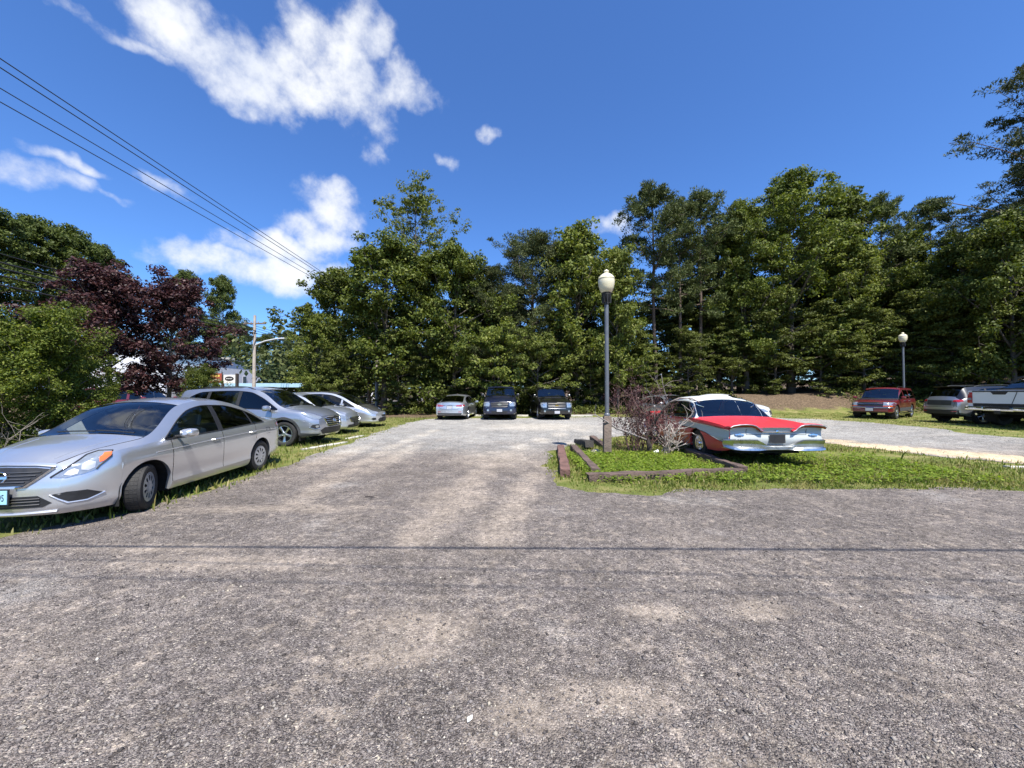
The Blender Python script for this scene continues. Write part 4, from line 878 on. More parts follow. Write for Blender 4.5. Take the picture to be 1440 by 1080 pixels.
def compact_van():
    L, W, H = 4.6, 1.75, 1.63; w = W/2; xf, xr = 2.33, -2.27
    S = suv_spec(L=L, W=W, H=H, wb=2.75, fo=.955, R=.31, mats=dict(body='silver', hood='charcoal', win=['tint','tint','tint'], ws='windshield', bl='tint', roof='charcoal'))  # charcoal on the hood paints in the dark trees a silver hood mirrors
    k = H/1.69
    S.update(ar=.355, C=[(xr,.98),(xr+.08,1.12),(xr+.22,1.36),(xr+.38,1.52),(xr+.55,1.58),(-.9,1.62),(-.2,1.63),(.2,1.60),(.55,1.52),(1.60,1.02),(2.0,.86),(xf,.70)],
        zB=[(xr,.94),(xr+.3,1.02),(-1.2,1.04),(0,1.0),(.9,.96),(1.6,.88),(2.05,.76),(xf,.60)], ws=(.50,1.60), z0=[(xr,.36),(xr+.6,.22),(-.9,.20),(1.2,.20),(xf,.2)],
        py=[(xr,.6*w),(xr+.3,.64*w),(-1,.68*w),(.5,.68*w),(1.6,.84*w),(2.0,.7*w),(xf,.45*w)], dlo=[(xr+.45,1.08),(xr+.7,1.36),(-1.2,1.48),(-.3,1.50),(.25,1.46),(.65,1.34),(1.45,.93)],
        doors=[(-1.15,-.10),(-.10,1.0)], pillars=[(-1.18,-1.10,'body'),(-.14,-.06,'plastic'),(.80,.88,'body')], lean_f=[(.15,-.1),(.3,0),(.5,0),(.9,-.14)], bf=.16)
    c = Car('silver compact minivan with dark tree reflection painted on its hood and a dark roof, last car on the grass strip', 'car', S)
    front_bits(c, [(0,.56),(.26,.55),(.20,.48),(0,.47)], [(.50,.60),(.68,.59),(.88,.67),(1.06,.80),(.98,.83),(.72,.73)], lensproj='S', badge=(0,.60,.06,.045,'H'))
    c.poly('lower_intake', [(-.40,.24),(.40,.24),(.46,.34),(.34,.43),(-.34,.43),(-.46,.34)], 'F', 'plastic', off=.006, mirror=False); c.poly('fog_lamp_recess', [(.58,.34),(.72,.32),(.82,.38),(.74,.44),(.60,.43)], 'S', 'plastic', off=.005)
    c.wheels(5, .205, .2); c.cabin((.2,-.7), .36, .58); c.mirrors(.95, 1.02, 'silver'); c.wipers(); c.handles([(0,-.95,.85),(1,.08,.84)], 'chrome'); c.plate('F', .36, m='plastic')
    c.poly('taillight', [(.62,.92),(.80,.91),(.90,.96),(.84,1.0),(.64,1.0)], 'SR', 'redlens'); return c
def rear_sedan():
    S = sedan_spec(L=4.85, W=1.85, H=1.46, wb=2.85, fo=.95, R=.33, mats=dict(body='palesilver', win=['tint'], ws='windshield', bl='tint'))
    c = Car('silver sedan parked tail-out on the gravel beside the navy SUV', 'car', S)
    t = c.poly('taillight', [(.38,.77),(.72,.765),(.98,.80),(1.0,.87),(.72,.88),(.38,.84)], 'SR', 'redlens', off=.006)
    c.line('taillight_strip', [(.40,.80),(.80,.82)], 'SR', 'lens', rad=.012, off=.008, parent=t)
    c.line('trunk_gap', [(-.66,.98),(-.58,.70),(-.40,.60),(.40,.60),(.58,.70),(.66,.98)], 'R', 'seam', rad=.005, mirror=False); c.line('trunk_chrome', [(-.36,.835),(.36,.835)], 'R', 'chrome', rad=.012, off=.01, mirror=False)
    c.poly('rear_diffuser', [(-.66,.31),(.66,.31),(.70,.40),(-.70,.40)], 'R', 'plastic', off=.008, mirror=False); c.plate('R', .73, m='plate')
    c.poly('reflector', [(.50,.45),(.66,.46),(.66,.49),(.50,.48)], 'R', 'redlens', off=.006)
    c.wheels(10, .23, .22); c.cabin(); c.mirrors(.9, .98, 'palesilver'); c.handles([(0,-1.05,.81),(1,.05,.80)], 'palesilver'); return c
def navy_suv():
    S = box_spec(L=5.24, W=2.0, H=1.96, wb=3.02, hood=1.21, belt=1.28, cowl=.14, mats=dict(body='navy', win=['tint'], ws='windshield', bl='tint'))
    c = Car('navy blue full-size SUV nosed out between silver sedan and black SUV', 'car', S)
    g, h = front_bits(c, [(0,1.03),(.50,1.03),(.52,.97),(.44,.72),(0,.70)], [(.56,1.03),(.86,1.02),(.90,.92),(.86,.79),(.58,.78),(.54,.9)], bars=[(.98,.49),(.90,.48),(.78,.44)], barmat='charcoal', badge=(0,.89,.12,.05,'oval'), badgem='chrome', ring='navy')
    b = c.patch('front_bumper', [[(y, z) for y in np.linspace(-.88, .88, 17)] for z in (.40,.50,.60,.68)], 'F', 'navy', off=.035, depth=.02, mirror=False)[0]
    c.poly('lower_intake', [(-.42,.42),(.42,.42),(.46,.52),(-.46,.52)], 'F', 'plastic', off=.045, mirror=False); c.poly('fog_lamp', [(.64+.065*math.cos(q), .56+.065*math.sin(q)) for q in np.linspace(0, 5.8, 12)], 'F', 'lens', off=.045, res=.05)
    c.plate('F', .56, m='plate', dx=.05); c.wheels(5, .25, .26); c.cabin((.25,-.75), .42, .85); c.mirrors(1.02, 1.42, 'black', .2, .2, .13); c.wipers(); c.handles([(0,-.85,1.08),(1,.12,1.08)], 'navy'); roof_rails(c, 2, -1.9, .2, .66)
    return c
def black_suv():
    S = box_spec(L=5.13, W=2.0, H=1.93, wb=2.95, hood=1.17, belt=1.25, cowl=.13, mats=dict(body='black', win=['tint'], ws='windshield', bl='tint'))
    c = Car('black full-size SUV with gold grille emblem, nosed out beside the navy one', 'car', S)
    g, h = front_bits(c, [(0,.98),(.50,.98),(.52,.90),(.48,.70),(0,.69)], [(.56,.98),(.88,.97),(.90,.88),(.86,.72),(.58,.71)], bars=[(.93,.49),(.83,.49),(.76,.48)], barmat='charcoal', badge=(0,.83,.12,.04,'bow'), badgem='gold', ring='charcoal')
    c.poly('projector', [(.72+.06*math.cos(q), .86+.06*math.sin(q)) for q in np.linspace(0, 5.8, 12)], 'F', 'rim', off=.02, parent=h)
    c.patch('front_bumper', [[(y, z) for y in np.linspace(-.88, .88, 17)] for z in (.38,.48,.58,.66)], 'F', 'black', off=.035, depth=.02, mirror=False)
    c.line('bumper_chrome', [(-.5,.655),(.5,.655)], 'F', 'chrome', rad=.012, off=.04, mirror=False); c.poly('fog_lamp', [(.68+.055*math.cos(q), .50+.055*math.sin(q)) for q in np.linspace(0, 5.8, 12)], 'F', 'lens', off=.045, res=.05)
    c.plate('F', .45, m='plate', dx=.05); c.wheels(6, .25, .26); c.cabin((.22,-.75), .42, .85); c.mirrors(1.0, 1.38, 'black', .2, .18, .13); c.wipers(); c.handles([(0,-.85,1.04),(1,.12,1.04)], 'chrome'); roof_rails(c, 2, -1.9, .2, .66)
    return c
def red_suv(label, name='parked_car'):
    S = box_spec(L=4.6, W=1.74, H=1.66, wb=2.72, fo=.82, R=.35, hood=1.02, belt=1.04, rake=1.0, mats=dict(body='maroon', win=['tint'], ws='windshield', bl='tint'))
    c = Car(label, 'car', S, name)
    g, h = front_bits(c, [(0,.86),(.48,.86),(.50,.80),(.48,.70),(0,.70)], [(.50,.865),(.80,.86),(.84,.80),(.80,.71),(.50,.71)], bars=[(.78,.49)], barmat='chrome', ring='plastic')
    c.poly('parking_lamp', [(.50,.70),(.80,.70),(.80,.66),(.50,.66)], 'F', 'orange', off=.008)
    b = c.patch('front_bumper', [[(y, z) for y in np.linspace(-.78, .78, 17)] for z in (.40,.47,.55,.61)], 'F', 'maroon', off=.05, depth=.02, mirror=False)[0]
    c.line('bumper_chrome', [(-.78,.60),(.78,.60)], 'F', 'chrome', rad=.018, off=.055, mirror=False, parent=b)
    c.patch('air_dam', [[(y, z) for y in np.linspace(-.66, .66, 13)] for z in (.345,.40)], 'F', 'plastic', off=.03, mirror=False); c.plate('F', .50, m='plate', dx=.07)
    mb = MB()
    for sd in (1,-1): mb.tube([(S['ra']+.45, sd*.83, .34), (S['ra']+.55, sd*.93, .30), (S['fa']-.55, sd*.93, .30), (S['fa']-.45, sd*.83, .34)], .035, 8)
    mb.build('running_board', MT['chrome'], c.root); sill(c, .40, .58, 'cladding', .008)
    c.wheels(5, .22, .23, 0); c.cabin((.15,-.7), .36, .72); c.mirrors(.85, 1.10, 'maroon', .2, .15, .17); c.wipers(); c.handles([(0,-.85,.92),(1,.1,.92)], 'plastic'); roof_rails(c, 1.7, -1.7, .1, .56); c.poly('taillight', [(.70,.86),(.80,.86),(.80,1.08),(.70,1.06)], 'R', 'redlens'); return c
def rear_crossover():
    S = suv_spec(L=4.4, W=1.84, H=1.70, wb=2.64, fo=.86, R=.355, mats=dict(body='grey', win=['tint'], ws='windshield', bl='tint', roof='black', rail='black'))
    S['pillars'] = [(S['xr']+.60,S['xr']+.80,'body'),(-1.10,-1.02,'plastic'),(-.18,-.08,'plastic')]; S['doors'] = [(-1.06,-.13),(-.13,.95)]
    c = Car('silver-grey crossover with black roof, tail to the gravel, beside the white pickup', 'car', S)
    c.poly('taillight', [(.56,.96),(.78,.94),(.96,.99),(.94,1.05),(.58,1.04)], 'SR', 'redlens', off=.008)
    c.poly('tailgate_panel', [(-.52,.80),(.52,.80),(.52,1.02),(-.52,1.02)], 'R', 'charcoal', off=.004, mirror=False); c.line('tailgate_gap', [(-.66,1.06),(-.60,.72),(.60,.72),(.66,1.06)], 'R', 'seam', rad=.005, mirror=False)
    c.patch('bumper_cladding', [[(y, z) for y in np.linspace(-.76, .76, 15)] for z in (.42,.50,.60)], 'R', 'plastic', off=.02, mirror=False); c.line('bumper_line', [(-.74,.68),(.74,.68)], 'R', 'silver', rad=.012, off=.004, mirror=False)
    c.poly('reflector', [(.52,.52),(.70,.53),(.70,.56),(.52,.55)], 'R', 'redlens', off=.026)
    arch_clad(c, 'cladding', .08); sill(c, .28, .44); c.wheels(5, .24, .22); c.cabin((.12,-.8), .38, .66); c.mirrors(.9, 1.08, 'grey'); c.handles([(0,-.95,.94),(1,.05,.93)], 'grey')
    mb = MB(); h, nn = c.cast(S['xr']+.46, 0, 'T'); mb.box((S['xr']+.30,-.58,h.z-.01),(S['xr']+.52,.58,h.z+.025), bev=.012); mb.build('spoiler', MT['black'], c.root); roof_rails(c, 1.7, -1.4, .2, .6); return c
def white_pickup():
    w = 1.0; xf, xr = 2.75, -2.95
    S = dict(xf=xf, xr=xr, fa=1.78, ra=-1.77, R=.40, ar=.475,
        hw=[(xr,.955*w),(xr+.06,.975*w),(xr+.4,.99*w),(-1,w),(1,w),(xf-.6,.98*w),(xf-.2,.93*w),(xf,.84*w)], z0=[(xr,.62),(-1.0,.52),(1.0,.46),(xf,.44)],
        zB=[(xr,1.32),(-1.04,1.34),(-1.0,1.26),(.9,1.24),(1.3,1.16),(xf-.2,1.06),(xf,.96)],
        C=[(xr,1.345),(-1.95,1.365),(-1.80,1.40),(-1.35,1.62),(-.95,1.80),(-.65,1.88),(.1,1.91),(.55,1.86),(.70,1.80),(1.42,1.25),(xf-.5,1.18),(xf-.1,1.12),(xf,1.06)],
        py=[(xr,.90*w),(-1.95,.88*w),(-1.4,.80*w),(-.9,.75*w),(.6,.74*w),(1.42,.86*w),(xf,.72*w)], crown=[(xr,.012),(-1.95,.012),(-1.4,.02),(-.8,.05),(.6,.05),(1.42,.05),(xf,.03)],
        dlo=[(-.84,1.30),(-.74,1.62),(-.45,1.74),(.2,1.77),(.6,1.66),(1.22,1.24)], ws=(.68,1.42), bl=(-1.78,-.95), doors=[(-.92,.12),(.12,1.22)], pillars=[(.06,.16,'body')],
        mats=dict(body='white', win=['tint'], ws='windshield', bl='tint', deck='plastic'), deckname='bed_cover', lean_f=[(.4,-.06),(.6,0),(1.2,-.06)], lean_r=[(.5,.0),(1.4,0)], br=.015, bf=.1, blend_f=.3,
        prof=[(0,.96),(.15,.985),(.45,1.0),(.75,.995),(1,.975)])
    c = Car('white pickup truck seen from its tailgate, with large red tail lamps', 'pickup truck', S, 'pickup_truck')
    c.poly('tail_lamp', [(.80,.86),(.955,.86),(.955,1.27),(.80,1.27)], 'R', 'redlens', off=.012)
    c.poly('tail_lamp_lens', [(.82,.98),(.94,.98),(.94,1.06),(.82,1.06)], 'R', 'lens', off=.018)
    t = c.patch('tailgate', [[(y, z) for y in np.linspace(-.78, .78, 9)] for z in (.80,.95,1.15,1.315)], 'R', 'white', off=.014, mirror=False)[0]
    c.patch('tailgate_trim', [[(y, z) for y in np.linspace(-.775, .775, 9)] for z in (.75,.86)], 'R', 'plastic', off=.02, mirror=False, parent=t)
    c.patch('tailgate_cap', [[(y, z) for y in np.linspace(-.79, .79, 9)] for z in (1.285,1.325)], 'R', 'plastic', off=.024, mirror=False, parent=t)
    c.poly('tailgate_handle', [(-.17,1.19),(.17,1.19),(.24,1.285),(-.24,1.285)], 'R', 'plastic', off=.024, mirror=False, parent=t); c.line('tailgate_strap', [(-.34,.86),(-.48,1.28)], 'R', 'plastic', rad=.01, off=.022, mirror=False, parent=t)
    mb = MB(); mb.box((xr-.13,-.96,.60),(xr-.01,-.42,.74), bev=.02); mb.box((xr-.13,.42,.60),(xr-.01,.96,.74), bev=.02); mb.box((xr-.12,-.43,.585),(xr-.01,.43,.72), bev=.02); b = mb.build('rear_bumper', MT['chrome'], c.root)
    mb = MB(); mb.box((xr-.15,-.34,.66),(xr-.005,.34,.745), bev=.01); mb.box((xr-.14,-.09,.48),(xr+.1,.09,.60), bev=.01); mb.build('bumper_step', MT['plastic'], b)
    mb = MB(); mb.tube([(xr+.25,.55,.50),(xr-.02,.58,.46),(xr-.14,.60,.45)], .04, 8); mb.build('tailpipe', MT['chrome'], c.root)
    mb = MB(); mb.tube([(S['ra'],-.8,.36),(S['ra'],.8,.36)], .06, 8); mb.lathe([(.001,-.15),(.15,-.08),(.17,0),(.15,.08),(.001,.15)], 14, Matrix.Translation((S['ra'],0,.36)) @ Matrix.Rotation(R_(90),4,'Y')); mb.build('rear_axle', MT['dark'], c.root)
    arch_clad(c, 'plastic', .05); c.wheels(6, .25, .27); c.cabin((.1,-.55), .42, .95); c.mirrors(1.05, 1.38, 'plastic', .24, .24, .24); c.handles([(0,-.78,1.12),(1,.28,1.12)], 'plastic')
    front_bits(c, [(0,1.0),(.52,1.0),(.52,.74),(0,.74)], [(.58,1.0),(.86,.98),(.88,.80),(.58,.78)], bars=[(.87,.5)], ring='chrome'); return c
def old_sedan():
    w = 1.0; xf, xr = 2.45, -2.92
    S = dict(xf=xf, xr=xr, fa=1.50, ra=-1.50, R=.345, ar=.40, af=.92, wt=.95,
        hw=[(xr,.955*w),(xr+.08,.975*w),(xr+.5,.99*w),(-1.5,w),(1.5,w),(xf-.5,.985*w),(xf-.1,.95*w),(xf,.90*w)], z0=[(xr,.38),(xr+.7,.28),(-1,.25),(1.2,.25),(xf,.30)],
        zB=[(xr,.845),(xr+.4,.895),(-1.2,.945),(-.6,.93),(.4,.92),(1.2,.93),(xf-.3,.93),(xf,.88)],
        C=[(xr,.79),(xr+.3,.865),(-1.75,.965),(-1.42,1.005),(-1.15,1.20),(-.90,1.39),(-.6,1.455),(-.1,1.49),(.25,1.48),(.48,1.42),(1.02,1.0),(1.6,.99),(xf-.2,.96),(xf,.91)],
        py=[(xr,.80*w),(xr+.4,.82*w),(-1.42,.88*w),(-1.1,.81*w),(-.85,.75*w),(0,.74*w),(.48,.75*w),(1.02,.84*w),(1.6,.78*w),(xf,.74*w)],
        crown=[(xr,-.0),(xr+.3,.01),(-1.42,.03),(-.85,.075),(-.1,.07),(.48,.06),(1.02,.03),(xf,.02)],
        dlo=[(-1.34,.97),(-1.16,1.15),(-.92,1.295),(-.4,1.355),(.15,1.35),(.5,1.28),(.62,1.16),(.80,.95)], ws=(.46,1.02), bl=(-1.42,-.86), doors=[(-1.0,-.06),(-.06,.92)], pillars=[(-.99,-.96,'chrome'),(-.08,-.04,'chrome')],
        prof=[(0,.93),(.2,.965),(.45,.985),(.56,1.0),(.62,.985),(.85,.985),(.93,1.0),(1,.985)], bow=.05,
        mats=dict(body='edselred', roof='edselwhite', rail='edselwhite', rear='edselwhite', win=['oldglass'], ws='oldglass', bl='oldglass', trim='chrome', deck='edselred'), lean_f=[(.3,-.03),(.5,0),(.9,-.05)], lean_r=[(.3,.16),(.5,.03),(.62,0),(.78,.02),(.9,-.05)], br=.03, bf=.08, blend_f=.25, blend_r=.22)
    c = Car('faded red and white 1950s sedan with gull-wing tail on the grass island', 'car', S)
    # white scallop along the rear quarter, rounded in front, with a bright edge
    top = [(xr+.03,.80),(-2.2,.83),(-1.4,.845),(-.95,.845),(-.70,.835)]; nose = [(-.58,.815),(-.52,.775),(-.55,.735),(-.66,.71)]; bot = [(-1.0,.70),(-1.45,.70),(-1.9,.665),(-2.3,.60),(-2.55,.545),(xr+.05,.52)]
    tt, bb = pch(top+[(-.52,.775)]), pch([(x, z) for x, z in bot[::-1]]+[(-.66,.71),(-.52,.77)])
    xs = list(np.linspace(xr+.03, -.70, 26))+[-.63,-.57,-.53]
    c.patch('side_scallop', [[(x, bb(x)+(tt(x)-bb(x))*k/9) for x in xs] for k in range(10)], 'L', 'edselwhite', off=.012, depth=.012)
    c.line('side_trim', top+nose, 'L', 'chrome', rad=.011, off=.008); c.line('side_trim', [nose[-1]]+bot, 'L', 'chrome', rad=.011, off=.008)
    c.line('fender_trim', [(-.3,.80),(.6,.80),(1.5,.80),(2.3,.78)], 'L', 'chrome', rad=.010, off=.006)
    # gull-wing tail lamps: chrome brow, red glass below
    for sd in (1, -1):
        arc = [(.985,.865,.022),(.93,.895,.03),(.80,.918,.034),(.66,.925,.036),(.54,.916,.036),(.46,.893,.034),(.40,.85,.03),(.355,.805,.024),(.30,.785,.016)]
        x1 = xr-.055; mb = MB(); vs = []; n = len(arc)
        for y, z, t in arc: vs += [(x1-.03, sd*y, z-.012), (x1-.035, sd*y, z+.006), (x1+.02, sd*y, z+.022), (xr+.42, sd*(y*.97), z-.035), (xr+.42, sd*(y*.97), z-.075), (x1+.0, sd*y, z-.02)]
        mb.add(vs, [(6*i+k, 6*i+(k+1)%6, 6*i+6+(k+1)%6, 6*i+6+k) for i in range(n-1) for k in range(6)]+[(0,1,2,3,4,5), tuple(6*(n-1)+k for k in range(6))]); br = mb.build('tail_fin', MT['edselred'], c.root)
        mb = MB(); mb.tube([(x1-.036, sd*y, z-.002) for y, z, t in arc], [.008]+[.011]*(n-2)+[.007], 7); mb.build('tail_brow', MT['oldchrome'], br)
        mb = MB(); vs = []
        for y, z, t in arc[:-1]: vs += [(x1-.018, sd*y, z-.018), (x1-.008, sd*y*.998, z-.018-t*.9), (x1+.05, sd*y, z-.018-t*.9)]
        mb.add(vs, [(3*i+k, 3*i+k+1, 3*i+4+k, 3*i+3+k) for i in range(n-2) for k in range(2)]); mb.build('tail_lamp', MT['redlens'], br)
    c.line('trunk_chrome', [(-.30,.765),(0,.758),(.30,.765)], 'R', 'chrome', rad=.017, off=.012, mirror=False)
    c.line('trunk_gap', [(-.62,.83),(-.62,.71),(-.30,.71),(.30,.71),(.62,.71),(.62,.83)], 'R', 'seam', rad=.0045, mirror=False)
    h, nn = c.cast(0, .77, 'R'); mb = MB(); mb.lathe([(.001,.02),(.03,.012),(.035,0)], 12, Matrix.Translation((h.x-.02,0,.775)) @ Matrix.Rotation(R_(-90),4,'Y')); mb.build('trunk_lock', MT['chrome'], c.root)
    o = c.poly('reversing_lamp', [(.68,.69),(.84,.69),(.86,.71),(.80,.718),(.76,.73),(.72,.718),(.66,.71)], 'R', 'chrome', off=.02, res=.03); c.poly('lamp_lens', [(.72,.688),(.80,.688),(.80,.702),(.72,.702)], 'R', 'lens', off=.028, parent=o, res=.03)
    p = c.plate('R', .63, m='plastic', frame='charcoal', dx=.004, w=.30, h=.16)
    # rear bumper: two deep pods joined by a dipped centre bar
    mb = MB(); vs = []; ys = [-1.03,-1.0,-.93,-.8,-.62,-.46,-.36,-.26,-.14,0,.14,.26,.36,.46,.62,.8,.93,1.0,1.03]
    zt = pch([(0,.50),(.22,.505),(.30,.53),(.40,.60),(.50,.625),(.95,.62),(1.03,.59)]); zb = pch([(0,.395),(.3,.39),(.42,.38),(.9,.39),(1.03,.42)]); ox = pch([(0,.12),(.3,.12),(.42,.17),(.8,.16),(.95,.10),(1.0,.0),(1.03,-.12)])
    for y in ys:
        a, b, x = zt(abs(y)), zb(abs(y)), xr-ox(abs(y)); q = a-b
        vs += [(x+.14, y, a-.03), (x+.04, y, a), (x-.005, y, a-.015), (x+.012, y, a-q*.30), (x+.035, y, a-q*.42), (x+.035, y, b+q*.36), (x+.0, y, b+q*.24), (x-.012, y, b+.02), (x+.04, y, b), (x+.16, y, b+.01)]
    n = 10; mb.add(vs, [(n*i+k, n*i+k+1, n*i+n+k+1, n*i+n+k) for i in range(len(ys)-1) for k in range(n-1)]); b = mb.build('rear_bumper', MT['oldchrome'], c.root, True, 30)
    # front: split bumper and lamps, out of the camera's sight but there
    fb = c.patch('front_bumper', [[(y, z) for y in np.linspace(-.88, .88, 15)] for z in (.40,.5,.58)], 'F', 'chrome', off=.07, mirror=False)
    c.poly('headlight', [(.74+.10*math.cos(q), .76+.085*math.sin(q)) for q in np.linspace(0, 5.9, 14)], 'F', 'lens', off=.02); c.poly('grille', [(.13*math.cos(q), .66+.20*math.sin(q)) for q in np.linspace(0, 5.9, 16)], 'F', 'chrome', off=.03, mirror=False)
    c.line('roof_gutter', [(-1.1,1.21),(-.86,1.35),(-.4,1.415),(.2,1.41),(.5,1.33)], 'L', 'chrome', rad=.011, off=.006)
    c.wheels('cap', .20, .2, rimmat='chrome'); c.cabin((.05,-.78), .40, .60, 'interiorlight', heads=False); c.handles([(0,-.85,.88),(1,.07,.88)], 'chrome')
    # back-window divider seen through the glass
    mb = MB(); mb.box((-.92,-.80,.86),(-1.36,.80,.92)); mb.build('parcel_shelf', MT['interiorlight'], c.root)
    return c
def back_car(label, m, H=1.46, **kw):
    S = sedan_spec(L=4.7, W=1.8, H=H, wb=2.72, fo=.92, R=.32, mats=dict(body=m, win=['tint'], ws='windshield', bl='tint'), **kw)
    c = Car(label, 'car', S); front_bits(c, [(0,.64),(.34,.635),(.40,.60),(.33,.47),(0,.46)], [(.46,.60),(.62,.575),(.84,.62),(1.0,.75),(.94,.775),(.70,.72)], bars=[(.52,.32),(.58,.36)], barmat='chrome', lensproj='S', ring='chrome')
    c.poly('lower_intake', [(-.5,.25),(.5,.25),(.46,.36),(-.46,.36)], 'F', 'plastic', off=.006, mirror=False); c.wheels(5, .22, .21); c.cabin(); c.mirrors(.85, .97, m); c.wipers(); c.handles([(0,-1.05,.8),(1,.03,.79)], m); return c
foreground_sedan().place(-5.84, 6.5, -86.0)
grey_crossover().place(-7.95, 12.25, -4)
pale_sedan('pale silver sedan between the grey crossover and the minivan').place(-8.5, 15.2, -3)
compact_van().place(-8.45, 18.1, -3)
rear_sedan().place(-3.35, 24.1, 86)
navy_suv().place(-.70, 24.1, -90)
black_suv().place(2.32, 24.2, -85)
old_sedan().place(5.52, 10.95, 89.5)
red_suv('dark red boxy SUV parked alone on the grass below a lamp post').place(20.35, 21.1, 213)
rear_crossover().place(21.6, 17.3, -4)
white_pickup().place(22.15, 15.15, 3, z=.22).root.scale = (1.07, 1.07, 1.07)
back_car('white sedan nosed toward the gravel, seen over the red and white car roof', 'white', 1.5).place(11.4, 21.2, -38)
back_car('silver sedan half hidden behind the dead branches and the red car', 'palesilver', 1.46).place(9.0, 22.4, -75)
c_ = red_suv('red SUV across the road, glimpsed through the bushes'); c_.place(-19.0, 19.8, 4, z=.18)
# ------------------------------------------------------------------ trees
def unit(a): return a/np.maximum(np.linalg.norm(a, axis=-1, keepdims=True), 1e-9)
def leaf_quads(C, RAD, per, size, rng, up=.55, asp=.55, shell=.5, droop=0.0):
    """per leaf-sized diamonds in each ellipsoidal clump"""
    n = len(C)*per; c = np.repeat(C, per, 0); r = np.repeat(RAD, per, 0); d = unit(rng.normal(0,1,(n,3))); p = c+d*r*(rng.uniform(0,1,(n,1))**shell)
    nrm = unit(d*.7+np.array([0,0,up])+rng.normal(0,.55,(n,3))); t = unit(np.cross(nrm, rng.normal(0,1,(n,3)))); t[:,2] -= droop; t = unit(t); b = unit(np.cross(nrm, t)); L = size*rng.uniform(.6,1.4,(n,1)); W = L*asp
    V = np.stack([p-t*L, p+b*W-nrm*L*.12, p+t*L-nrm*L*.25, p-b*W-nrm*L*.12], 1).reshape(-1,3); q = 4*np.arange(n)[:,None]; return V, np.c_[q, q+1, q+2, q+3]
def needle_tris(C, RAD, per, size, rng):
    """pine sprays: slim needles-bundles pointing out and up from each clump"""
    n = len(C)*per; c = np.repeat(C, per, 0); r = np.repeat(RAD, per, 0); d = unit(rng.normal(0,1,(n,3))); p = c+d*r*(rng.uniform(0,1,(n,1))**.5)
    t = unit(d*.8+rng.normal(0,.5,(n,3))+np.array([0,0,.35])); b = unit(np.cross(t, rng.normal(0,1,(n,3)))); L = size*rng.uniform(.6,1.4,(n,1)); W = L*.20
    V = np.stack([p-t*L*.4, p+b*W, p+t*L, p-b*W], 1).reshape(-1,3); q = 4*np.arange(n)[:,None]; return V, np.c_[q, q+1, q+2, q+3]
BARK = mat('bark', (.10,.082,.065), .95, var=(.35, 5), bump=(.9, 14)); PBARK = mat('pine_bark', (.12,.085,.065), .95, var=(.35, 5), bump=(.9, 12)); DEADW = mat('bleached_dead_wood', (.40,.35,.31), .9, var=(.3, 9)); DARKW = mat('dark_dead_wood', (.045,.035,.03), .95, var=(.4, 9), bump=(.6, 20))
LEAF = {
 'oak': island_col('oak_leaf', [(0,(.048,.068,.012)),(.5,(.088,.115,.019)),(.85,(.135,.16,.03)),(1,(.20,.215,.055))], .6, .28, .22),
 'maple': island_col('light_leaf', [(0,(.072,.098,.018)),(.5,(.128,.157,.028)),(.9,(.19,.212,.046)),(1,(.27,.27,.09))], .6, .32, .22),
 'pine': island_col('pine_needle', [(0,(.045,.062,.018)),(.5,(.078,.10,.03)),(1,(.13,.15,.05))], .6, .15, .2),
 'cedar': island_col('dark_needle', [(0,(.036,.048,.017)),(.5,(.06,.075,.025)),(1,(.105,.115,.04))], .65, .12, .2),
 'hemlock': island_col('understory_leaf', [(0,(.052,.068,.014)),(.5,(.098,.118,.024)),(1,(.16,.175,.042))], .6, .28, .2),
 'plum': island_col('purple_leaf', [(0,(.025,.010,.011)),(.5,(.055,.022,.023)),(.9,(.10,.042,.04)),(1,(.16,.09,.08))], .5, .22, .3),
 'lime': island_col('yellow_green_leaf', [(0,(.045,.066,.011)),(.5,(.095,.126,.02)),(.9,(.165,.195,.032)),(1,(.24,.25,.06))], .6, .34, .22),
 'hill': island_col('far_leaf', [(0,(.042,.06,.014)),(.6,(.075,.10,.022)),(1,(.12,.145,.034))], .6, .25, .2)}
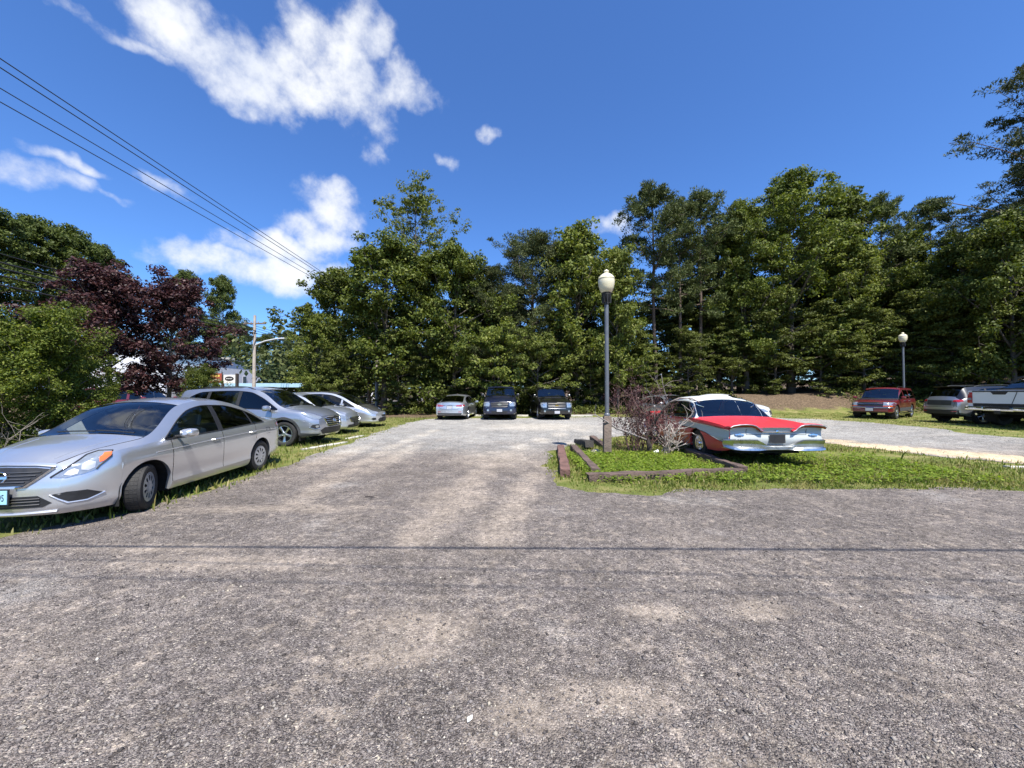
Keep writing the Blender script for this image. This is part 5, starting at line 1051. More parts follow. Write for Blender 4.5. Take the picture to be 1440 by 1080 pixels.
def proto(seed, H, Rc, base, limbs, cl, per, size, kind, leaf, elev=(25,60), env='oak', flat=.6, rad=.75, tr=.2, needles=False, trunk=True, lean=.3, bark=None, droop=0, up=.55):
    per = int(per*1.45); size *= .82; rng = np.random.default_rng(seed); mb = MB(); n = 9; wob = rng.normal(0, lean*.25, (n,2)).cumsum(0)*.5; wob -= wob[0]
    tp = [Vector((wob[i][0], wob[i][1], H*.94*i/(n-1))) for i in range(n)]; at = lambda t: tp[min(n-2, int(t*(n-1)))].lerp(tp[min(n-2, int(t*(n-1)))+1], t*(n-1)-min(n-2, int(t*(n-1))))
    if trunk: mb.tube([p if i else p-Vector((0,0,.3)) for i, p in enumerate(tp)], [tr*(1.25 if i == 0 else 1)*(1-.88*i/(n-1)) for i in range(n)], 8)
    C = []; Rr = []
    for i in range(limbs):
        u = ((i+rng.uniform(0,.9))/limbs)**(.95); t = base+(1-base)*u; p0 = at(min(.99, t*.97)); az = i*2.399+rng.normal(0,.35)
        e = {'oak': (math.sin(math.pi*(u*.80+.17)))**.65, 'cone': (1-u)**.8+.08, 'pine': .35+.65*math.sin(math.pi*min(1, u*.9+.12))**.8 if u < .8 else .55-.45*(u-.8)/.2+.1, 'vase': .35+.75*u**.8*(1-.35*u), 'round': math.sqrt(max(.08, 1-(2*u-1)**2))}[env]
        Ln = Rc*e*rng.uniform(.72,1.12); el = R_(elev[0]+(elev[1]-elev[0])*u+rng.normal(0,7)); d = Vector((math.cos(az)*math.cos(el), math.sin(az)*math.cos(el), math.sin(el))); pts = [p0]; q = p0
        for k in range(5):
            d = (d+Vector(rng.normal(0,.13,3))+Vector((0,0,.05-.10*droop))).normalized(); q = q+d*Ln/5; pts.append(q)
        r0 = max(.012, tr*.42*(1-t)*1.2+.012)
        if trunk: mb.tube(pts, [r0*(1-.16*k) for k in range(6)], 5, cap=False)
        for k in range(cl):
            s_ = .30+.72*(k+rng.uniform(0,1))/cl; j = min(4, int(s_*5)); b = pts[j].lerp(pts[j+1], min(1, s_*5-j)); off = rng.normal(0,.42*rad*1.15,3); off[2] *= .7; c = np.array(b)+off*(1.25-.35*s_)
            C.append(c); rr = rad*rng.uniform(.5,1.3)*(.75+.25*(1-s_)); Rr.append((rr, rr, rr*flat))
            if trunk and rng.uniform() < .5: mb.tube([b, Vector(c)], [r0*.4, .006], 3, cap=False)
    C.append(np.array(tp[-1])); Rr.append((rad*.7, rad*.7, rad*.7))
    V, F = (needle_tris if needles else leaf_quads)(np.array(C), np.array(Rr), per, size, rng, **({} if needles else dict(droop=droop*.5, up=up)))
    cm = np_mesh(kind+'_crown', V, F, LEAF[leaf]); tm = None
    if trunk:
        o = mb.build('trunk', bark or BARK, None, True, None); tm = o.data; bpy.data.objects.remove(o)
    return tm, cm, H
PR = {
 'oak': proto(1, 12, 4.6, .10, 40, 7, 78, .125, 'oak', 'oak', (8,62), 'oak', .62, .85, .20),
 'oak2': proto(2, 12, 4.4, .16, 38, 7, 76, .125, 'oak', 'oak', (15,65), 'oak', .6, .85, .22),
 'airy': proto(3, 18, 5.6, .50, 34, 8, 30, .12, 'airy', 'maple', (24,58), 'round', .5, .72, .20),
 'bigoak': proto(31, 20, 6.2, .14, 54, 8, 92, .135, 'oak', 'oak', (8,62), 'oak', .6, .95, .32),
 'vpine': proto(32, 14, 4.6, .12, 58, 9, 78, .15, 'pine', 'cedar', (-2,50), 'oak', .42, .68, .2, True, bark=PBARK),
 'maple': proto(4, 12, 3.7, .16, 36, 7, 62, .13, 'maple', 'maple', (18,66), 'oak', .6, .78, .16),
 'sapling': proto(5, 4.6, 2.5, .10, 26, 6, 60, .085, 'maple', 'maple', (12,60), 'round', .5, .5, .07),
 'pine': proto(6, 18, 3.3, .42, 38, 7, 62, .20, 'pine', 'pine', (-4,45), 'pine', .55, .62, .19, True, bark=PBARK),
 'pine2': proto(7, 18, 2.9, .52, 30, 7, 60, .20, 'pine', 'pine', (-8,40), 'pine', .5, .6, .17, True, bark=PBARK),
 'cedar': proto(8, 13, 3.4, .06, 46, 7, 60, .15, 'cedar', 'cedar', (2,48), 'cone', .5, .62, .17, True),
 'hemlock': proto(9, 8.5, 3.5, .06, 42, 7, 66, .105, 'hemlock', 'hemlock', (-6,38), 'cone', .26, .75, .12, droop=.6, up=1.1),
 'beech': proto(10, 9, 4.0, .08, 40, 7, 66, .115, 'hemlock', 'hemlock', (-2,50), 'oak', .34, .8, .14, droop=.4, up=.9),
 'plum': proto(12, 6.6, 2.8, .28, 34, 7, 72, .075, 'plum', 'plum', (22,70), 'oak', .65, .5, .11),
 'lime': proto(13, 4.4, 2.3, .03, 42, 8, 100, .048, 'lime', 'lime', (16,74), 'round', .7, .42, .06),
 'bigpine': proto(15, 20, 6.5, .16, 74, 9, 80, .16, 'pine', 'cedar', (-6,30), 'pine', .36, .75, .3, True, bark=PBARK),
 'hill': proto(14, 17, 5.5, .12, 34, 6, 120, .16, 'oak', 'hill', (10,60), 'oak', .65, 1.2, .25)}
def tree(p, x, y, label, H=None, wide=1, rz=None, group=None, name='tree', cat='tree', z=None):
    tm, cm, H0 = PR[p]; s = (H or H0)/H0; o = empty(name, (x, y, (hgt(x, y) if z is None else z)-.02), 0, label, cat, group); o.rotation_euler = (0, 0, random.uniform(0, 6.28) if rz is None else rz)
    for nm, me in (('trunk', tm), ('crown', cm)):
        if me is not None: c = link(nm, me, o); c.scale = (s*wide, s*wide, s)
    return o
def tp(p, px, top, Y, label, wide=1, dz=0, **kw):
    """tree whose top reaches the photo's row `top` when it stands Y metres out"""
    x = (px-720)*Y/FPX; H = CAM_H+(HZ-top)*Y/FPX-hgt(x, Y); return tree(p, x, Y, label, H, wide, **kw)
random.seed(21)
# edge of the woods, left to right
tp('maple', 446, 440, 25, 'loose light green tree at the end of the car row', .95, rz=1)
tp('oak', 470, 380, 27, 'dense dark broadleaf tree behind the minivan', 1.0, rz=2)
tp('oak2', 540, 335, 27, 'broad dark oak behind the gravel corner, below the tall airy tree', 1.05, rz=.6)
tp('airy', 583, 266, 31, 'tall airy tree with thin leaves rising above the oaks', .95, rz=2.2)
tp('oak', 640, 345, 28, 'rounded green oak behind the silver sedan', .95, rz=4)
tp('vpine', 694, 372, 29, 'dark conical tree between the oak and the layered pine', 1.0, rz=1)
tp('vpine', 748, 322, 30, 'dark layered pine behind the navy SUV', 1.05, rz=3)
tp('maple', 812, 318, 29, 'yellowish green tree behind the black SUV', .95, rz=2)
tp('maple', 868, 345, 27.5, 'sunlit yellow-green tree behind the tall lamp post', .75, rz=5)
tp('pine', 922, 236, 29, 'tall pine with a bare lower trunk, first of three, beside the lamp globe', .95, rz=1.2)
tp('pine2', 957, 262, 30, 'slender tall pine in the middle of the three by the oak', 1.0, rz=3)
tp('pine', 985, 248, 31, 'tall pine leaning on the big oak, last of three', .9, rz=4.4)
tp('bigoak', 1050, 278, 31, 'left half of the tall oak pair above the earth bank', .8, rz=2.6)
tp('bigoak', 1112, 240, 31, 'tallest broad oak above the earth bank', 1.0, rz=.3)
tp('oak2', 1180, 268, 33, 'green oak between the tallest oak and the ragged pine', .8, rz=5.2)
tp('pine', 1243, 258, 33, 'ragged pine with a twin top behind the far lamp post', .95, rz=2)
tp('pine2', 1312, 264, 35, 'thin pine standing alone against the sky', 1.0, rz=.4)
tp('maple', 1205, 340, 30, 'mid-height green tree under the ragged pine', .9, rz=1)
tp('oak', 1375, 330, 27, 'dark broadleaf tree behind the white pickup', 1.0, rz=3.3)
tp('oak2', 1300, 372, 29, 'leafy tree filling the gap below the thin pine', .95, rz=1.9)
tree('bigpine', 35.6, 23.6, 'great spreading pine reaching in over the pickup', 23.5, .95, rz=.9)
tree('bigpine', 40.0, 28.0, 'second great pine behind the spreading one', 19, .95, rz=2.1)
tp('oak', 1425, 300, 23, 'tall leafy tree under the spreading pine', .8, rz=.2)
tp('oak', 600, 362, 29.5, 'dark oak half hidden between the broad and the rounded oaks', .9, rz=1.1)
tp('oak2', 662, 378, 30.5, 'green oak peeping between the rounded oak and the layered pines', .95, rz=3.9)
tp('vpine', 790, 338, 31.5, 'dark pine behind the yellowish green tree', .9, rz=5.5)
tp('oak', 850, 372, 31, 'dark oak behind the sunlit tree and the lamp', .85, rz=2.7)
tp('oak2', 1010, 320, 33, 'dark oak filling in behind the last of the three pines', .8, rz=.9)
tp('bigoak', 1165, 300, 34, 'tall oak crown behind the ragged pine', .75, rz=4.2)
tp('oak', 1265, 335, 34, 'rounded oak behind the ragged pine and the thin one', .95, rz=5.9)
tp('oak2', 1345, 345, 31, 'dense oak between the thin pine and the spreading pine', .95, rz=.5)
# understory
tp('sapling', 700, 470, 25.6, 'pale green sapling directly behind the navy SUV', 1.0, rz=.2)
tp('sapling', 757, 478, 26.0, 'pale green sapling between the two big SUVs', 1.0, rz=3)
tp('beech', 468, 490, 25.1, 'low bushy tree behind the minivan roof', .75, rz=1.2)
tp('beech', 560, 470, 27.1, 'low dark tree in the corner behind the gravel', .9, rz=4)
tp('hemlock', 625, 480, 27.9, 'low layered tree behind the silver sedan roof', .8, rz=2)
tp('beech', 830, 470, 28.5, 'low green tree right of the black SUV', .8, rz=5)
tp('hemlock', 903, 462, 28.8, 'layered understory tree beside the twiggy purple shrub', .95, rz=2.4)
tp('beech', 968, 465, 29.5, 'understory tree below the three tall pines', .95, rz=1)
tp('hemlock', 1030, 430, 30.8, 'layered understory tree left of the earth bank', .9, rz=.4)
tp('beech', 1090, 415, 30.5, 'flat-sprayed understory tree on top of the earth bank', .95, rz=3.6)
tp('hemlock', 1155, 420, 29.9, 'drooping layered tree at the right end of the earth bank', 1.0, rz=5)
tp('beech', 1215, 430, 28.8, 'broad understory tree behind the dark red SUV', .95, rz=1.7)
tp('hemlock', 1285, 405, 28.3, 'tall layered tree behind the far lamp post', 1.0, rz=2.9)
tp('hemlock', 1340, 400, 26.1, 'layered tree hanging over the grey crossover', .95, rz=.7)
tp('beech', 1405, 392, 24.3, 'shadowy layered tree above the pickup cab', .95, rz=2.2)
tree('hemlock', 33.5, 22.5, 'layered tree at the edge of the shade right of the pickup', 10, 1.1, rz=4)
# roadside, left
tp('plum', 150, 388, 14.2, 'purple-leaved plum tree behind the yellow-green bush', 1.05, rz=1)
tp('plum', 240, 402, 15.2, 'round purple-leaved plum tree nearest the street-light pole', 1.0, rz=3.2)
tp('lime', 58, 452, 9.6, 'yellow-green bushy tree behind the hood of the silver sedan', .95, rz=.4)
tp('lime', 12, 476, 9.0, 'yellow-green bush with bare twigs by the road', 1.0, rz=2.5)
tp('lime', 104, 500, 11.8, 'smaller yellow-green bush under the plum trees', 1.0, rz=4)
tp('lime', 288, 526, 13.8, 'sparse low bush behind the sedan roof', .8, rz=5)
tree('lime', -13.6, 7.4, 'rounded bush beside the road ahead of the silver sedan', 2.3, 1.1, rz=1)
tp('hill', 255, 380, 60, 'far green tree behind the round plum tree', .7, rz=1); tp('hill', 312, 388, 64, 'far green tree left of the street-light pole', .62, rz=2.5)
for k, (px, top, Y, w) in enumerate(((-25, 290, 34, .9), (35, 303, 38, .9), (95, 318, 40, .85), (140, 345, 44, .75), (-90, 280, 34, 1))):
    tp('hill', px, top, Y, 'big dark tree in the tall stand across the road', w, group='trees across the road', rz=k*1.3)
for k, (px, top, Y) in enumerate(((335, 455, 66), (372, 470, 70), (405, 465, 74), (440, 470, 62), (300, 450, 60))):
    tp('hill', px, top, Y, 'distant tree in the row behind the white building', 1, group='trees behind the building', rz=k)
# deeper rows that close the wood
for k in range(20):
    x = -13+k*3.3+random.uniform(-1,1)
    if 9.8 < x < 13: continue
    tree(['oak','cedar','oak2','beech','hemlock'][k%5], x, 35.5+random.uniform(-1.5,2.5), 'shadowed tree deep in the wood behind the edge trees', 8.5+random.uniform(-1,2.5), 1.15, group='trees deep in the wood')
def wood_mass():
    rng = np.random.default_rng(77); n = 520; x = rng.uniform(-30, 75, n); y = rng.uniform(40, 50, n)-np.clip((x-25)*.35, 0, 14); z = rng.uniform(.2, 8.5, n)*np.where((x > 11) & (x < 17), .6, 1)+np.array([hgt(a, b) for a, b in zip(x, y)]); C = np.c_[x, y, z]; V, F = leaf_quads(C, np.full((n,3), 1.7), 60, .34, rng)
    tag(link('woodland', np_mesh('woodland', V, F, LEAF['cedar'])), 'dark mass of foliage deep in the wood', 'woodland', kind='stuff')
    n = 900; P = np.r_[np.c_[rng.uniform(-8,16,n), rng.uniform(26.3,31,n)], np.c_[rng.uniform(24,34,n//2), rng.uniform(17,30,n//2)]]; C = np.c_[P, [hgt(a, b)+.25 for a, b in P]]; V, F = leaf_quads(C, np.tile((.55,.55,.38), (len(P),1)), 22, .085, rng)
    tag(link('undergrowth', np_mesh('undergrowth', V, F, LEAF['hemlock'])), 'low leafy undergrowth along the edge of the wood', 'undergrowth', kind='stuff')
wood_mass()
# ---- twiggy shrubs
def twig(mb, p, d, L_, r, depth, rng, bend=.22, n=4, fork=(2,3), lift=.05):
    pts = [p]; q = p
    for k in range(n): d = (d+Vector(rng.normal(0,bend,3))+Vector((0,0,lift))).normalized(); q = q+d*L_/n; pts.append(q)
    mb.tube(pts, [r*(1-.12*k) for k in range(n+1)], 5 if depth > 1 else 4, cap=False); ends = [q]
    if depth > 0:
        for k in range(int(rng.integers(fork[0], fork[1]+1))):
            b = pts[int(rng.integers(1, n+1))]; nd = (d+Vector(rng.normal(0,.6,3))).normalized(); ends += twig(mb, b, nd, L_*rng.uniform(.5,.78), r*.58, depth-1, rng, bend, n, fork, lift)
    return ends
def shrubs():
    rng = np.random.default_rng(5); x, y = 3.38, 10.35
    o = empty('shrub', (x, y, 0), 0, 'twiggy half-bare purple shrub beside the lamp post', 'shrub'); o.scale = (.76, .76, .98); mb = MB(); ends = []
    for k in range(24): a = rng.uniform(0, 6.28); ends += twig(mb, Vector((rng.normal(0,.16), rng.normal(0,.12), 0)), Vector((math.cos(a)*.42, math.sin(a)*.35, 1)).normalized(), 1.08*rng.uniform(.75,1.1), .013, 3, rng, .22, 4, (2,3))
    mb.build('branches', mat('plum_twig', (.20,.115,.10), .9, var=(.3, 9)), o, True, None); E = np.array([e[:] for e in ends]); C = E[rng.uniform(0,1,len(E)) < .62]
    V, F = leaf_quads(C, np.full((len(C),3), .12), 12, .028, rng); c = link('crown', np_mesh('crown', V, F, LEAF['plum']), o)
    o = empty('dead_shrub', (4.0, 10.05, 0), 0, 'bleached leafless bush arching in front of the red fender', 'dead shrub'); mb = MB()
    for k in range(13): a = rng.uniform(-1.1, 1.6); twig(mb, Vector((rng.normal(0,.06), rng.normal(0,.06), 0)), Vector((math.cos(a)*.9, math.sin(a)*.35-.25, 1.0)).normalized(), rng.uniform(.55,.95), .0185, 2, rng, .20, 5, (2,3))
    mb.build('branches', DEADW, o, True, None)
    o = empty('dead_tree', (3.62, 10.1, 0), 0, 'black dead stump with a crooked limb and bare pale branches', 'dead tree'); mb = MB(); P = lambda px, py, Y=10.1: Vector(AT(px, py, Y))-Vector((3.62, 10.1, 0))
    mb.tube([Vector((-.04,0,-.1)), Vector((-.02,0,.18)), P(908,612), P(921,592,10.0), P(934,574,9.9), P(941,566,9.85)], [.085,.07,.05,.038,.03,.024], 8); mb.build('trunk', DARKW, o, True, None)
    mb = MB(); mb.tube([P(941,566,9.85), P(955,560,9.8), P(972,560,9.75), P(984,566,9.7)], [.024,.02,.014,.008], 6); mb.tube([P(941,566,9.85), P(936,556,9.85), P(932,540,9.85), P(930,525,9.85)], [.014,.012,.009,.005], 5); twig(mb, P(932,545,9.85), Vector((.5,0,.8)), .35, .008, 2, rng); twig(mb, P(930,556,9.85), Vector((-.6,0,.7)), .35, .008, 2, rng); twig(mb, P(921,592,10), Vector((.3,-.3,.9)), .6, .012, 2, rng); mb.build('limb', mat('grey_dead_wood', (.20,.17,.15), .9, var=(.3, 9)), o, True, None)
    mb = MB(); pts = [P(908,618,10.05), P(895,613,9.95), P(880,607,9.85), P(866,602,9.7), P(852,592,9.5), P(838,584,9.45), P(824,582,9.4)]; mb.tube(pts, [.028,.026,.023,.02,.016,.012,.006], 6)
    for k in (2,3,4,5): twig(mb, pts[k], Vector((-.6, 0, .6 if k%2 else -.2)).normalized(), .26, .008, 1, rng)
    mb.build('limb', mat('lichened_dead_wood', (.24,.21,.20), .9, var=(.35, 14)), o, True, None)
    o = empty('bare_shrub', (-10.2, 8.0, 0), 0, 'bare pale twigs sticking out of the bush by the road', 'dead shrub'); mb = MB()
    for k in range(5): twig(mb, Vector((rng.normal(0,.3), rng.normal(0,.2), 0)), Vector((rng.normal(0,.5), rng.normal(0,.4), 1)).normalized(), .85, .010, 2, rng, .25)
    mb.build('branches', mat('grey_twig', (.22,.19,.16), .9), o, True, None)
shrubs()
# ------------------------------------------------------------------ lamp posts
GLOBE = mat('yellowed_acrylic_globe', (.66,.60,.42), .3, 0, .5, coat=.6, var=(.1, 5)); POLE = mat('grey_lamp_paint', (.13,.14,.155), .45, .3, var=(.15, 10)); IRON = mat('black_lamp_iron', (.02,.02,.021), .5, .2); WOODP = mat('weathered_post', (.165,.125,.10), .95, var=(.4, 7), bump=(.9, 25))
def lamp_post(x, y, H, label, wood=True, z=None):
    z = hgt(x, y) if z is None else z; o = empty('lamp_post', (x, y, z), 0, label, 'lamp post', 'globe lamp posts')
    if wood:
        mb = MB(); mb.box((-.095,-.075,-.1), (.095,.075,1.0), bev=.012); mb.v = [(a+(.008*math.sin(c*9)), b, c) for a, b, c in mb.v]; mb.build('wooden_post', WOODP, o, True)
    mb = MB(); yb = -.0; z0 = .98 if wood else 0; mb.tube([(0,0,z0), (0,0,H-.78)], .052, 14); mb.lathe([(.052,z0+.02),(.075,z0+.03),(.075,z0+.06),(.055,z0+.09)], 16); p = mb.build('pole', POLE, o)
    mb = MB(); t = H; mb.lathe([(.05,t-.90),(.062,t-.88),(.062,t-.84),(.05,t-.82),(.09,t-.74),(.115,t-.66),(.125,t-.63),(.11,t-.61),(.125,t-.595),(.10,t-.58)], 18)
    for k in range(8): mb.box((.045,-.008,t-.84),(.118,.008,t-.65), 0, Matrix.Rotation(k*math.pi/4, 4, 'Z'))
    mb.build('lamp_fitter', IRON, o)
    mb = MB(); prof = [(.10,t-.60),(.155,t-.55),(.185,t-.46),(.203,t-.36),(.208,t-.29),(.198,t-.245),(.206,t-.235),(.19,t-.20),(.15,t-.15),(.10,t-.115),(.062,t-.095),(.05,t-.082),(.066,t-.062),(.062,t-.035),(.035,t-.012),(.001,t)]
    mb.lathe(prof, 28); g = mb.build('lamp_globe', GLOBE, o, True, 60); return o
bx, by = G(853.5, 641); lamp_post(bx, by, CAM_H+(HZ-378)*by/FPX, 'tall grey globe lamp on a wooden post in the timber bed'); 
lx, ly = (1271-720)*22.8/FPX, 22.8; lamp_post(lx, ly, CAM_H+(HZ-467)*ly/FPX-hgt(lx, ly), 'far globe lamp behind the dark red SUV', False)
# ------------------------------------------------------------------ timbers, wheel stops, litter
TIM = mat('weathered_railway_tie', (.10,.068,.055), .95, var=(.5, 5), bump=(1, 30)); CONC = mat('chalky_concrete', (.46,.44,.39), .95, var=(.2, 6), bump=(.5, 40))
def beam(a, b, w, h, label, m=TIM, name='timber', cat='timber', tilt=0, z0=0, group=None, rough=.012):
    rng = random.Random(hash(label)%999 if False else int(a[0]*97+a[1]*31)); a = Vector((a[0], a[1], 0)); b = Vector((b[0], b[1], 0)); L_ = (b-a).length; n = max(4, int(L_/.18)); ring = [(-.5,0),(.5,0),(.5,.86),(.43,1),(-.43,1),(-.5,.86)]; mb = MB(); vs = []
    for i in range(n+1):
        t = i/n
        for k, (u, v) in enumerate(ring): vs.append((t*L_-L_/2+(rng.uniform(-.02,.02) if i in (0,n) else 0), u*w+rng.uniform(-rough,rough), v*h-.02+rng.uniform(-rough,rough)*(1 if v else 0)))
    mb.add(vs, [(6*i+k, 6*i+(k+1)%6, 6*i+6+(k+1)%6, 6*i+6+k) for i in range(n) for k in range(6)]+[(5,4,3,2,1,0), tuple(6*n+k for k in range(6))])
    o = mb.build(name, m, None, True, 30); c = (a+b)/2; o.location = (c.x, c.y, hgt(c.x, c.y)+z0); o.rotation_euler = (0, R_(tilt), math.atan2((b-a).y, (b-a).x)); return tag(o, label, cat, group)
def pgr(px, py): return G(px, py)
beam(pgr(826,676), pgr(1040,668), .17, .16, 'long weathered timber forming the front edge of the planting bed')
beam(pgr(1044,668), pgr(968,640), .17, .16, 'slanting timber on the side of the bed nearest the old car', z0=.03)
beam(pgr(838,668), pgr(806,632), .17, .15, 'short timber on the open side of the bed nearest the gravel')
beam(pgr(795,671), pgr(788,633), .19, .17, 'lone reddish timber lying outside the bed on the gravel edge', mat('reddish_railway_tie', (.14,.075,.06), .95, var=(.5, 5), bump=(1, 30)))
beam(pgr(829,632), pgr(812,622), .24, .2, 'charred timber stub at the back corner of the bed', mat('charred_tie', (.045,.04,.036), .95, var=(.5, 5), bump=(1, 30)), tilt=6); beam(pgr(850,630), pgr(832,620), .17, .16, 'grey timber behind the lamp post at the back of the bed', tilt=-3)
for k, (a, b, lab) in enumerate((((-1.85,25.2),(-2.45,25.2),'concrete wheel stop between the silver sedan and navy SUV'), ((.35,25.0),(1.05,25.0),'concrete wheel stop between the two big SUVs'), ((3.5,24.9),(5.2,24.9),'long concrete wheel stop right of the black SUV'), ((-5.75,10.6),(-5.25,12.2),'buried concrete wheel stop at the nose of the grey crossover'), ((-5.6,13.1),(-5.4,14.0),'broken concrete wheel stop at the nose of the pale sedan'), (pgr(1412,657),(12.3,8.05),'pale concrete wheel stop on the grass by the sand'))):
    beam(a, b, .15, (.13 if k < 3 else .05), lab, CONC, 'wheel_stop', 'wheel stop', group='concrete wheel stops', rough=.006)
def litter():
    rng = np.random.default_rng(2); W = mat('white_litter', (.75,.74,.70), .7)
    for (px, py), s_, lab in (((663,1008), .022, 'scrap of white paper lying on the gravel'), ((1213,575), .0, ''), ((1068,632), .0, '')):
        if not s_: continue
        x, y = G(px, py); mb = MB(); a = rng.uniform(-1,1,(7,3))*[s_, s_, s_*.25]; bm = bmesh.new(); [bm.verts.new(v) for v in a]; bmesh.ops.convex_hull(bm, input=bm.verts); me = bpy.data.meshes.new('paper_scrap'); bm.to_mesh(me); bm.free(); me.materials.append(W); o = link('paper_scrap', me); o.location = (x, y, .02); tag(o, lab, 'litter')
    x, y = G(922, 640); mb = MB(); M = Matrix.Translation((0,0,.13)) @ Matrix.Rotation(R_(70), 4, 'Y'); mb.lathe([(.001,-.06),(.03,-.06),(.04,.06),(.036,.06),(.027,-.055),(.001,-.055)], 14, M); o = mb.build('paper_cup', W, None, True); o.location = (x, y, hgt(x, y)-.04); tag(o, 'crumpled white cup lying in the weeds by the black stump', 'litter')
    x, y = G(838, 638); mb = MB(); bm = bmesh.new(); bmesh.ops.create_icosphere(bm, subdivisions=2, radius=.13)
    for v in bm.verts: v.co = v.co*(1+rng.normal(0,.09)); v.co.z *= .6
    me = bpy.data.meshes.new('rock'); bm.to_mesh(me); bm.free(); me.materials.append(mat('tan_rock', (.42,.36,.26), .95, var=(.25, 9), bump=(.8, 20))); o = link('rock', me); o.location = (x, y, .05); tag(o, 'pale tan rock in the weeds beside the lamp post', 'rock')
    x, y = G(520, 700); mb = MB(); pts = [(-.06,0,.02),(0,.008,.024),(.07,-.004,.02)]; mb.tube(pts, [.008,.01,.006], 6); o = mb.build('stick', DARKW, None, True); o.location = (x, y, .005); tag(o, 'small dark stick lying on the gravel', 'stick')
litter()
# ------------------------------------------------------------------ poles and wires
def utility_pole(x, y, H, label, arm=True):
    o = empty('utility_pole', (x, y, hgt(x, y)), 0, label, 'utility pole'); mb = MB(); mb.tube([(0,0,-.3),(0,0,H)], [.15,.10], 12); mb.build('pole', mat('bleached_pole_wood', (.40,.35,.30), .95, var=(.25, 4), bump=(.6, 18)), o)
    mb = MB(); mb.box((-.9,-.06,H-.75),(.9,.06,H-.63)); c = mb.build('cross_arm', WOODP, o)
    for k, u in enumerate((-.8,-.3,.3,.8)): mb = MB(); mb.lathe([(.03,H-.63),(.045,H-.58),(.03,H-.54),(.04,H-.50),(.001,H-.47)], 10, Matrix.Translation((u,0,0))); mb.build('insulator', mat('glazed_insulator', (.35,.33,.3), .2), c)
    if arm:
        mb = MB(); mb.tube([(0,0,H-2.5),(.9,0,H-2.15),(1.9,0,H-1.95),(2.6,0,H-1.93)], .06, 8); a = mb.build('light_arm', mat('galvanised_arm', (.62,.63,.64), .5, .2), o); mb = MB(); mb.lathe([(.001,.10),(.09,.08),(.11,0),(.08,-.06),(.001,-.07)], 14, Matrix.Translation((2.72,0,H-1.96)) @ Matrix.Diagonal((2.0,.9,.8,1))); mb.build('light_head', mat('street_light_housing', (.55,.56,.57), .4, .5), o)
    return o
px_, pyy = (357-720)*32/FPX, 32.0; PH = CAM_H+(HZ-443)*32/FPX-hgt(px_, pyy)
utility_pole(px_, pyy, PH, 'wooden utility pole with street-light arm by the road')
utility_pole(-11.6, 33.0, 9.4, 'second utility pole swallowed by the broadleaf trees', False)
WIRE = mat('wire_black', (.015,.015,.016), .6)
def wire(a, b, sag, r, label, group=None):
    a, b = Vector(a), Vector(b); mb = MB(); n = 28; mb.tube([a.lerp(b, t/n)-Vector((0,0,sag*4*(t/n)*(1-t/n))) for t in range(n+1)], r, 5, cap=False); o = mb.build('power_line', WIRE, None, True, None); return tag(o, label, 'wire', group)
# four high wires along the lot edge
for k, (y0, y1) in enumerate(((75,378),(92,380),(140,388),(168,405))):
    Y1 = 33.0; X = -11.6+(-.55,-.1,.35,.75)[k]*.4; ex, ey, ez = AT(468+(0,3,0,-5)[k], y1, 22.0); sl = (HZ-y0)/720.0; zz = CAM_H+sl*abs(X-.0)*1.0
    Y0 = abs(X)*FPX/720; wire((X, -14, zz+.25), (X, Y1, 8.9-.25*k), .0, .014 if k < 2 else .012, ['uppermost black power line crossing the sky', 'power line just below the uppermost one', 'third power line down, crossing the clouds', 'lowest of the four power lines crossing the sky'][k])
for k, y0 in enumerate((331, 352, 362, 378, 396)):
    X = px_+(-.8,-.3,.3,.8,0)[k]*.3; zz = CAM_H+(HZ-y0)/720*abs(X); wire((X, -10, zz+.3), (X, pyy, PH-.5-.25*k), .25, .036 if k else .02, ['topmost', 'second highest', 'middle', 'second lowest', 'lowest'][k]+' dark wire running along the road to the street-light pole')
    wire((X, pyy, PH-.5-.25*k), (X-1.0+.4*k, 92, PH-.2-.25*k), .5, .02, ['topmost', 'second highest', 'middle', 'second lowest', 'lowest'][k]+' wire leading on beyond the street-light pole')
# service wires across the lot, seen by the shadows they drop on the gravel
hz_ = 5.6; off = Vector((SUN_H.x, SUN_H.y))*hz_/math.tan(SUN_EL)
for k, (ya, yb, r) in enumerate(((770,769,.019),(800,812,.008),(824,836,.007))):
    pa, pb = Vector(G(720,ya))+off, Vector(G(1440,yb))+off; d = (pb-pa).normalized(); a, b = pa-d*22, pa+d*30; wire((a.x, a.y+.45-.15, hz_+.1), (b.x, b.y-.25-.15, hz_+.1), .1, r, ['thick overhead service wire dropping the dark shadow line on the gravel', 'thin overhead service wire beside the thick one', 'thinnest overhead service wire over the lot'][k])
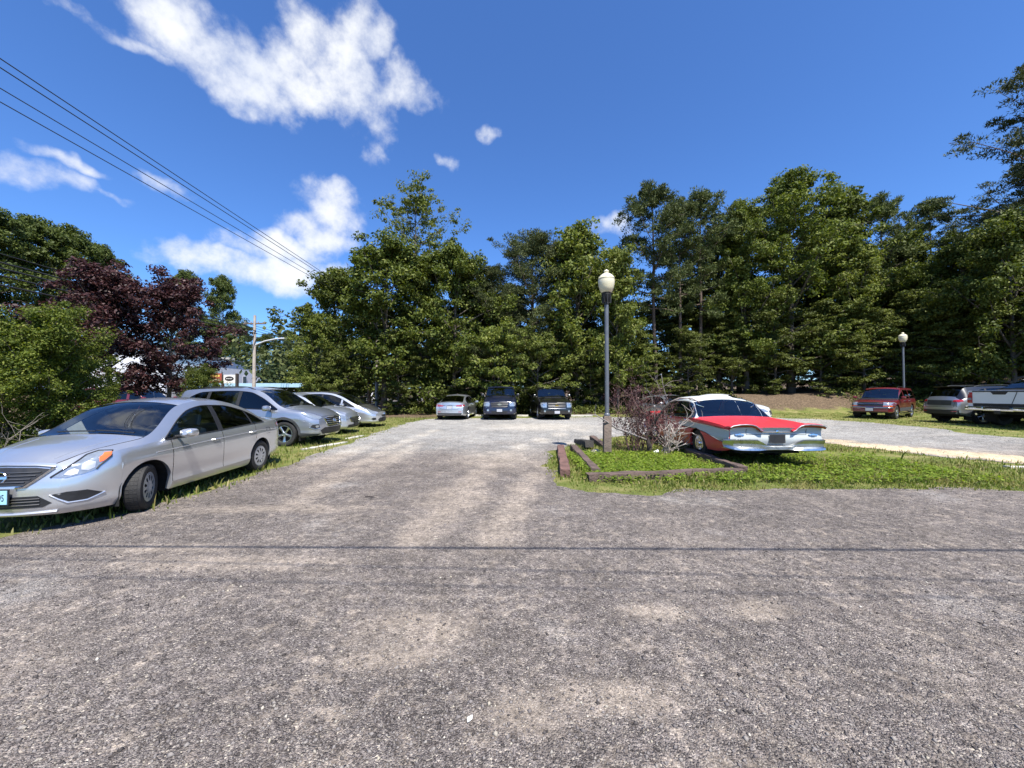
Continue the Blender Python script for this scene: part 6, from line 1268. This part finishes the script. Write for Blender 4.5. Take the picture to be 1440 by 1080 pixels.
# ------------------------------------------------------------------ across the road
def across():
    WALL = mat('white_stucco', (.66,.67,.70), .9, var=(.08, 1.5)); DK = mat('dark_window', (.02,.022,.026), .15, 0, .6); BLUE = mat('pale_blue_metal', (.42,.62,.72), .5, .2, var=(.1, 3)); ROOF = mat('tar_roof', (.16,.155,.15), .9)
    o = empty('shop_building', (-42, 46, .45), 0, 'white flat-roofed building beyond the street-light pole', 'building'); mb = MB(); x0, x1 = -4, 7.6
    mb.add([(x0,-9,-.5),(8.6,-9,-.5),(6.6,8,-.5),(x0,8,-.5),(x0,-9,4.95),(8.6,-9,4.95),(6.6,8,4.95),(x0,8,4.95)], [(0,1,5,4),(1,2,6,5),(2,3,7,6),(3,0,4,7)]); mb.build('wall', WALL, o, False)
    mb = MB(); mb.add([(x0-.1,-9.1,4.95),(8.75,-9.1,4.95),(6.72,8.12,4.95),(x0-.1,8.12,4.95),(x0-.1,-9.1,5.08),(8.75,-9.1,5.08),(6.72,8.12,5.08),(x0-.1,8.12,5.08)], [(0,1,5,4),(1,2,6,5),(2,3,7,6),(3,0,4,7),(4,5,6,7),(3,2,1,0)]); rf = mb.build('roof', ROOF, o, False); mb = MB(); mb.box((5.2,2.6,5.08),(6.2,3.6,5.5)); mb.build('vent', CONC, rf, False)
    fx = lambda y: 8.6-2.0*(y+9)/17+.03
    for y in (-6,-2.5,1.2,4.2):
        mb = MB(); mb.box((fx(y)-.06,y-.38,1.6),(fx(y)+.03,y+.38,3.2)); w = mb.build('window', WALL, o, False); mb = MB(); mb.box((fx(y),y-.31,1.67),(fx(y)+.045,y+.31,3.13)); mb.build('pane', DK, w, False)
    o = empty('canopy', (-27.5, 41, 0), 0, 'low pale blue canopy in front of the white building', 'canopy'); mb = MB(); mb.box((-8,-3,2.05),(7.0,3,2.45)); mb.build('roof', BLUE, o, False)
    for x in (-7,-2,3,6.5): mb = MB(); mb.box((x-.1,-2.6,0),(x+.1,-2.4,2.05)); mb.build('post', WALL, o, False)
    o = empty('low_building', (-30, 62, 0), 0, 'low white building with a pale blue roof edge farther along the road', 'building'); mb = MB(); mb.box((-10,-3,-.2),(9,3,2.6)); mb.build('wall', WALL, o, False); mb = MB(); mb.box((-10.3,-3.3,2.6),(9.3,3.3,2.9)); mb.build('roof', BLUE, o, False); mb = MB(); mb.box((-3.2,-3.05,1.2),(-1.6,-2.97,2.4)); mb.build('window', DK, o, False)
    # signs
    a, b = AT(315,527,34), AT(331.5,539,34); o = empty('shop_sign', ((a[0]+b[0])/2, 34, 0), R_(0), 'white sign board with a black oval on a dark post', 'sign'); w = b[0]-a[0]; mb = MB(); mb.box((-w/2,-.08,b[2]),(w/2,.08,a[2])); s_ = mb.build('board', mat('white_sign', (.72,.70,.64), .6), o, False); mb = MB(); zc = (a[2]+b[2])/2+.03
    vs = [(w*.38*math.cos(q), -.09, zc+.20*math.sin(q)) for q in np.linspace(0, 2*math.pi, 24, endpoint=False)]; mb.add(vs+[(x, -.07, z) for x, y, z in vs], [tuple(range(24))]+[(i,(i+1)%24,24+(i+1)%24,24+i) for i in range(24)]); mb.build('oval', DK, s_, False)
    mb = MB(); mb.box((w/2+.02,-.1,0),(w/2+.2,.1,a[2]+.1)); mb.build('post', DARKW, o, False); mb = MB(); mb.box((-w/2-.1,-.05,0),(-w/2,.05,a[2])); mb.build('post', DARKW, o, False)
    mb = MB(); n = 6
    for i in range(n): mb.box((-w*.26+i*w*.09,-.098,zc-.045+.01*(i%2)),(-w*.26+i*w*.09+w*.05,-.092,zc+.05))
    tag(mb.build('lettering', mat('white_sign_ink', (.7,.7,.66), .6), s_, False), kind='stuff')
    a, b = AT(289,525,33), AT(312,538,33); o = empty('banner_sign', ((a[0]+b[0])/2, 33, 0), 0, 'red and yellow banner sign beside the white oval sign', 'sign'); w = b[0]-a[0]; h = a[2]-b[2]; mb = MB(); mb.box((-w/2,-.05,b[2]),(w/2,.05,a[2])); s_ = mb.build('board', mat('red_brown_banner', (.30,.06,.03), .6, var=(.4, 5)), o, False)
    for k in range(2):
        mb = MB(); z = b[2]+h*(.18+.45*k)
        for i in range(5): mb.box((-w*.42+i*w*.17,-.066,z+.02*(i%2)),(-w*.42+i*w*.17+w*.12,-.055,z+h*.2))
        tag(mb.build('lettering', mat('yellow_banner_ink', (.8,.55,.12) if k else (.75,.62,.4), .6), s_, False), kind='stuff')
    for sx in (-1,1): mb = MB(); mb.tube([(sx*w*.5,0,0),(sx*w*.5,0,a[2]+.1)], .05, 8); mb.build('post', DARKW, o)
across()
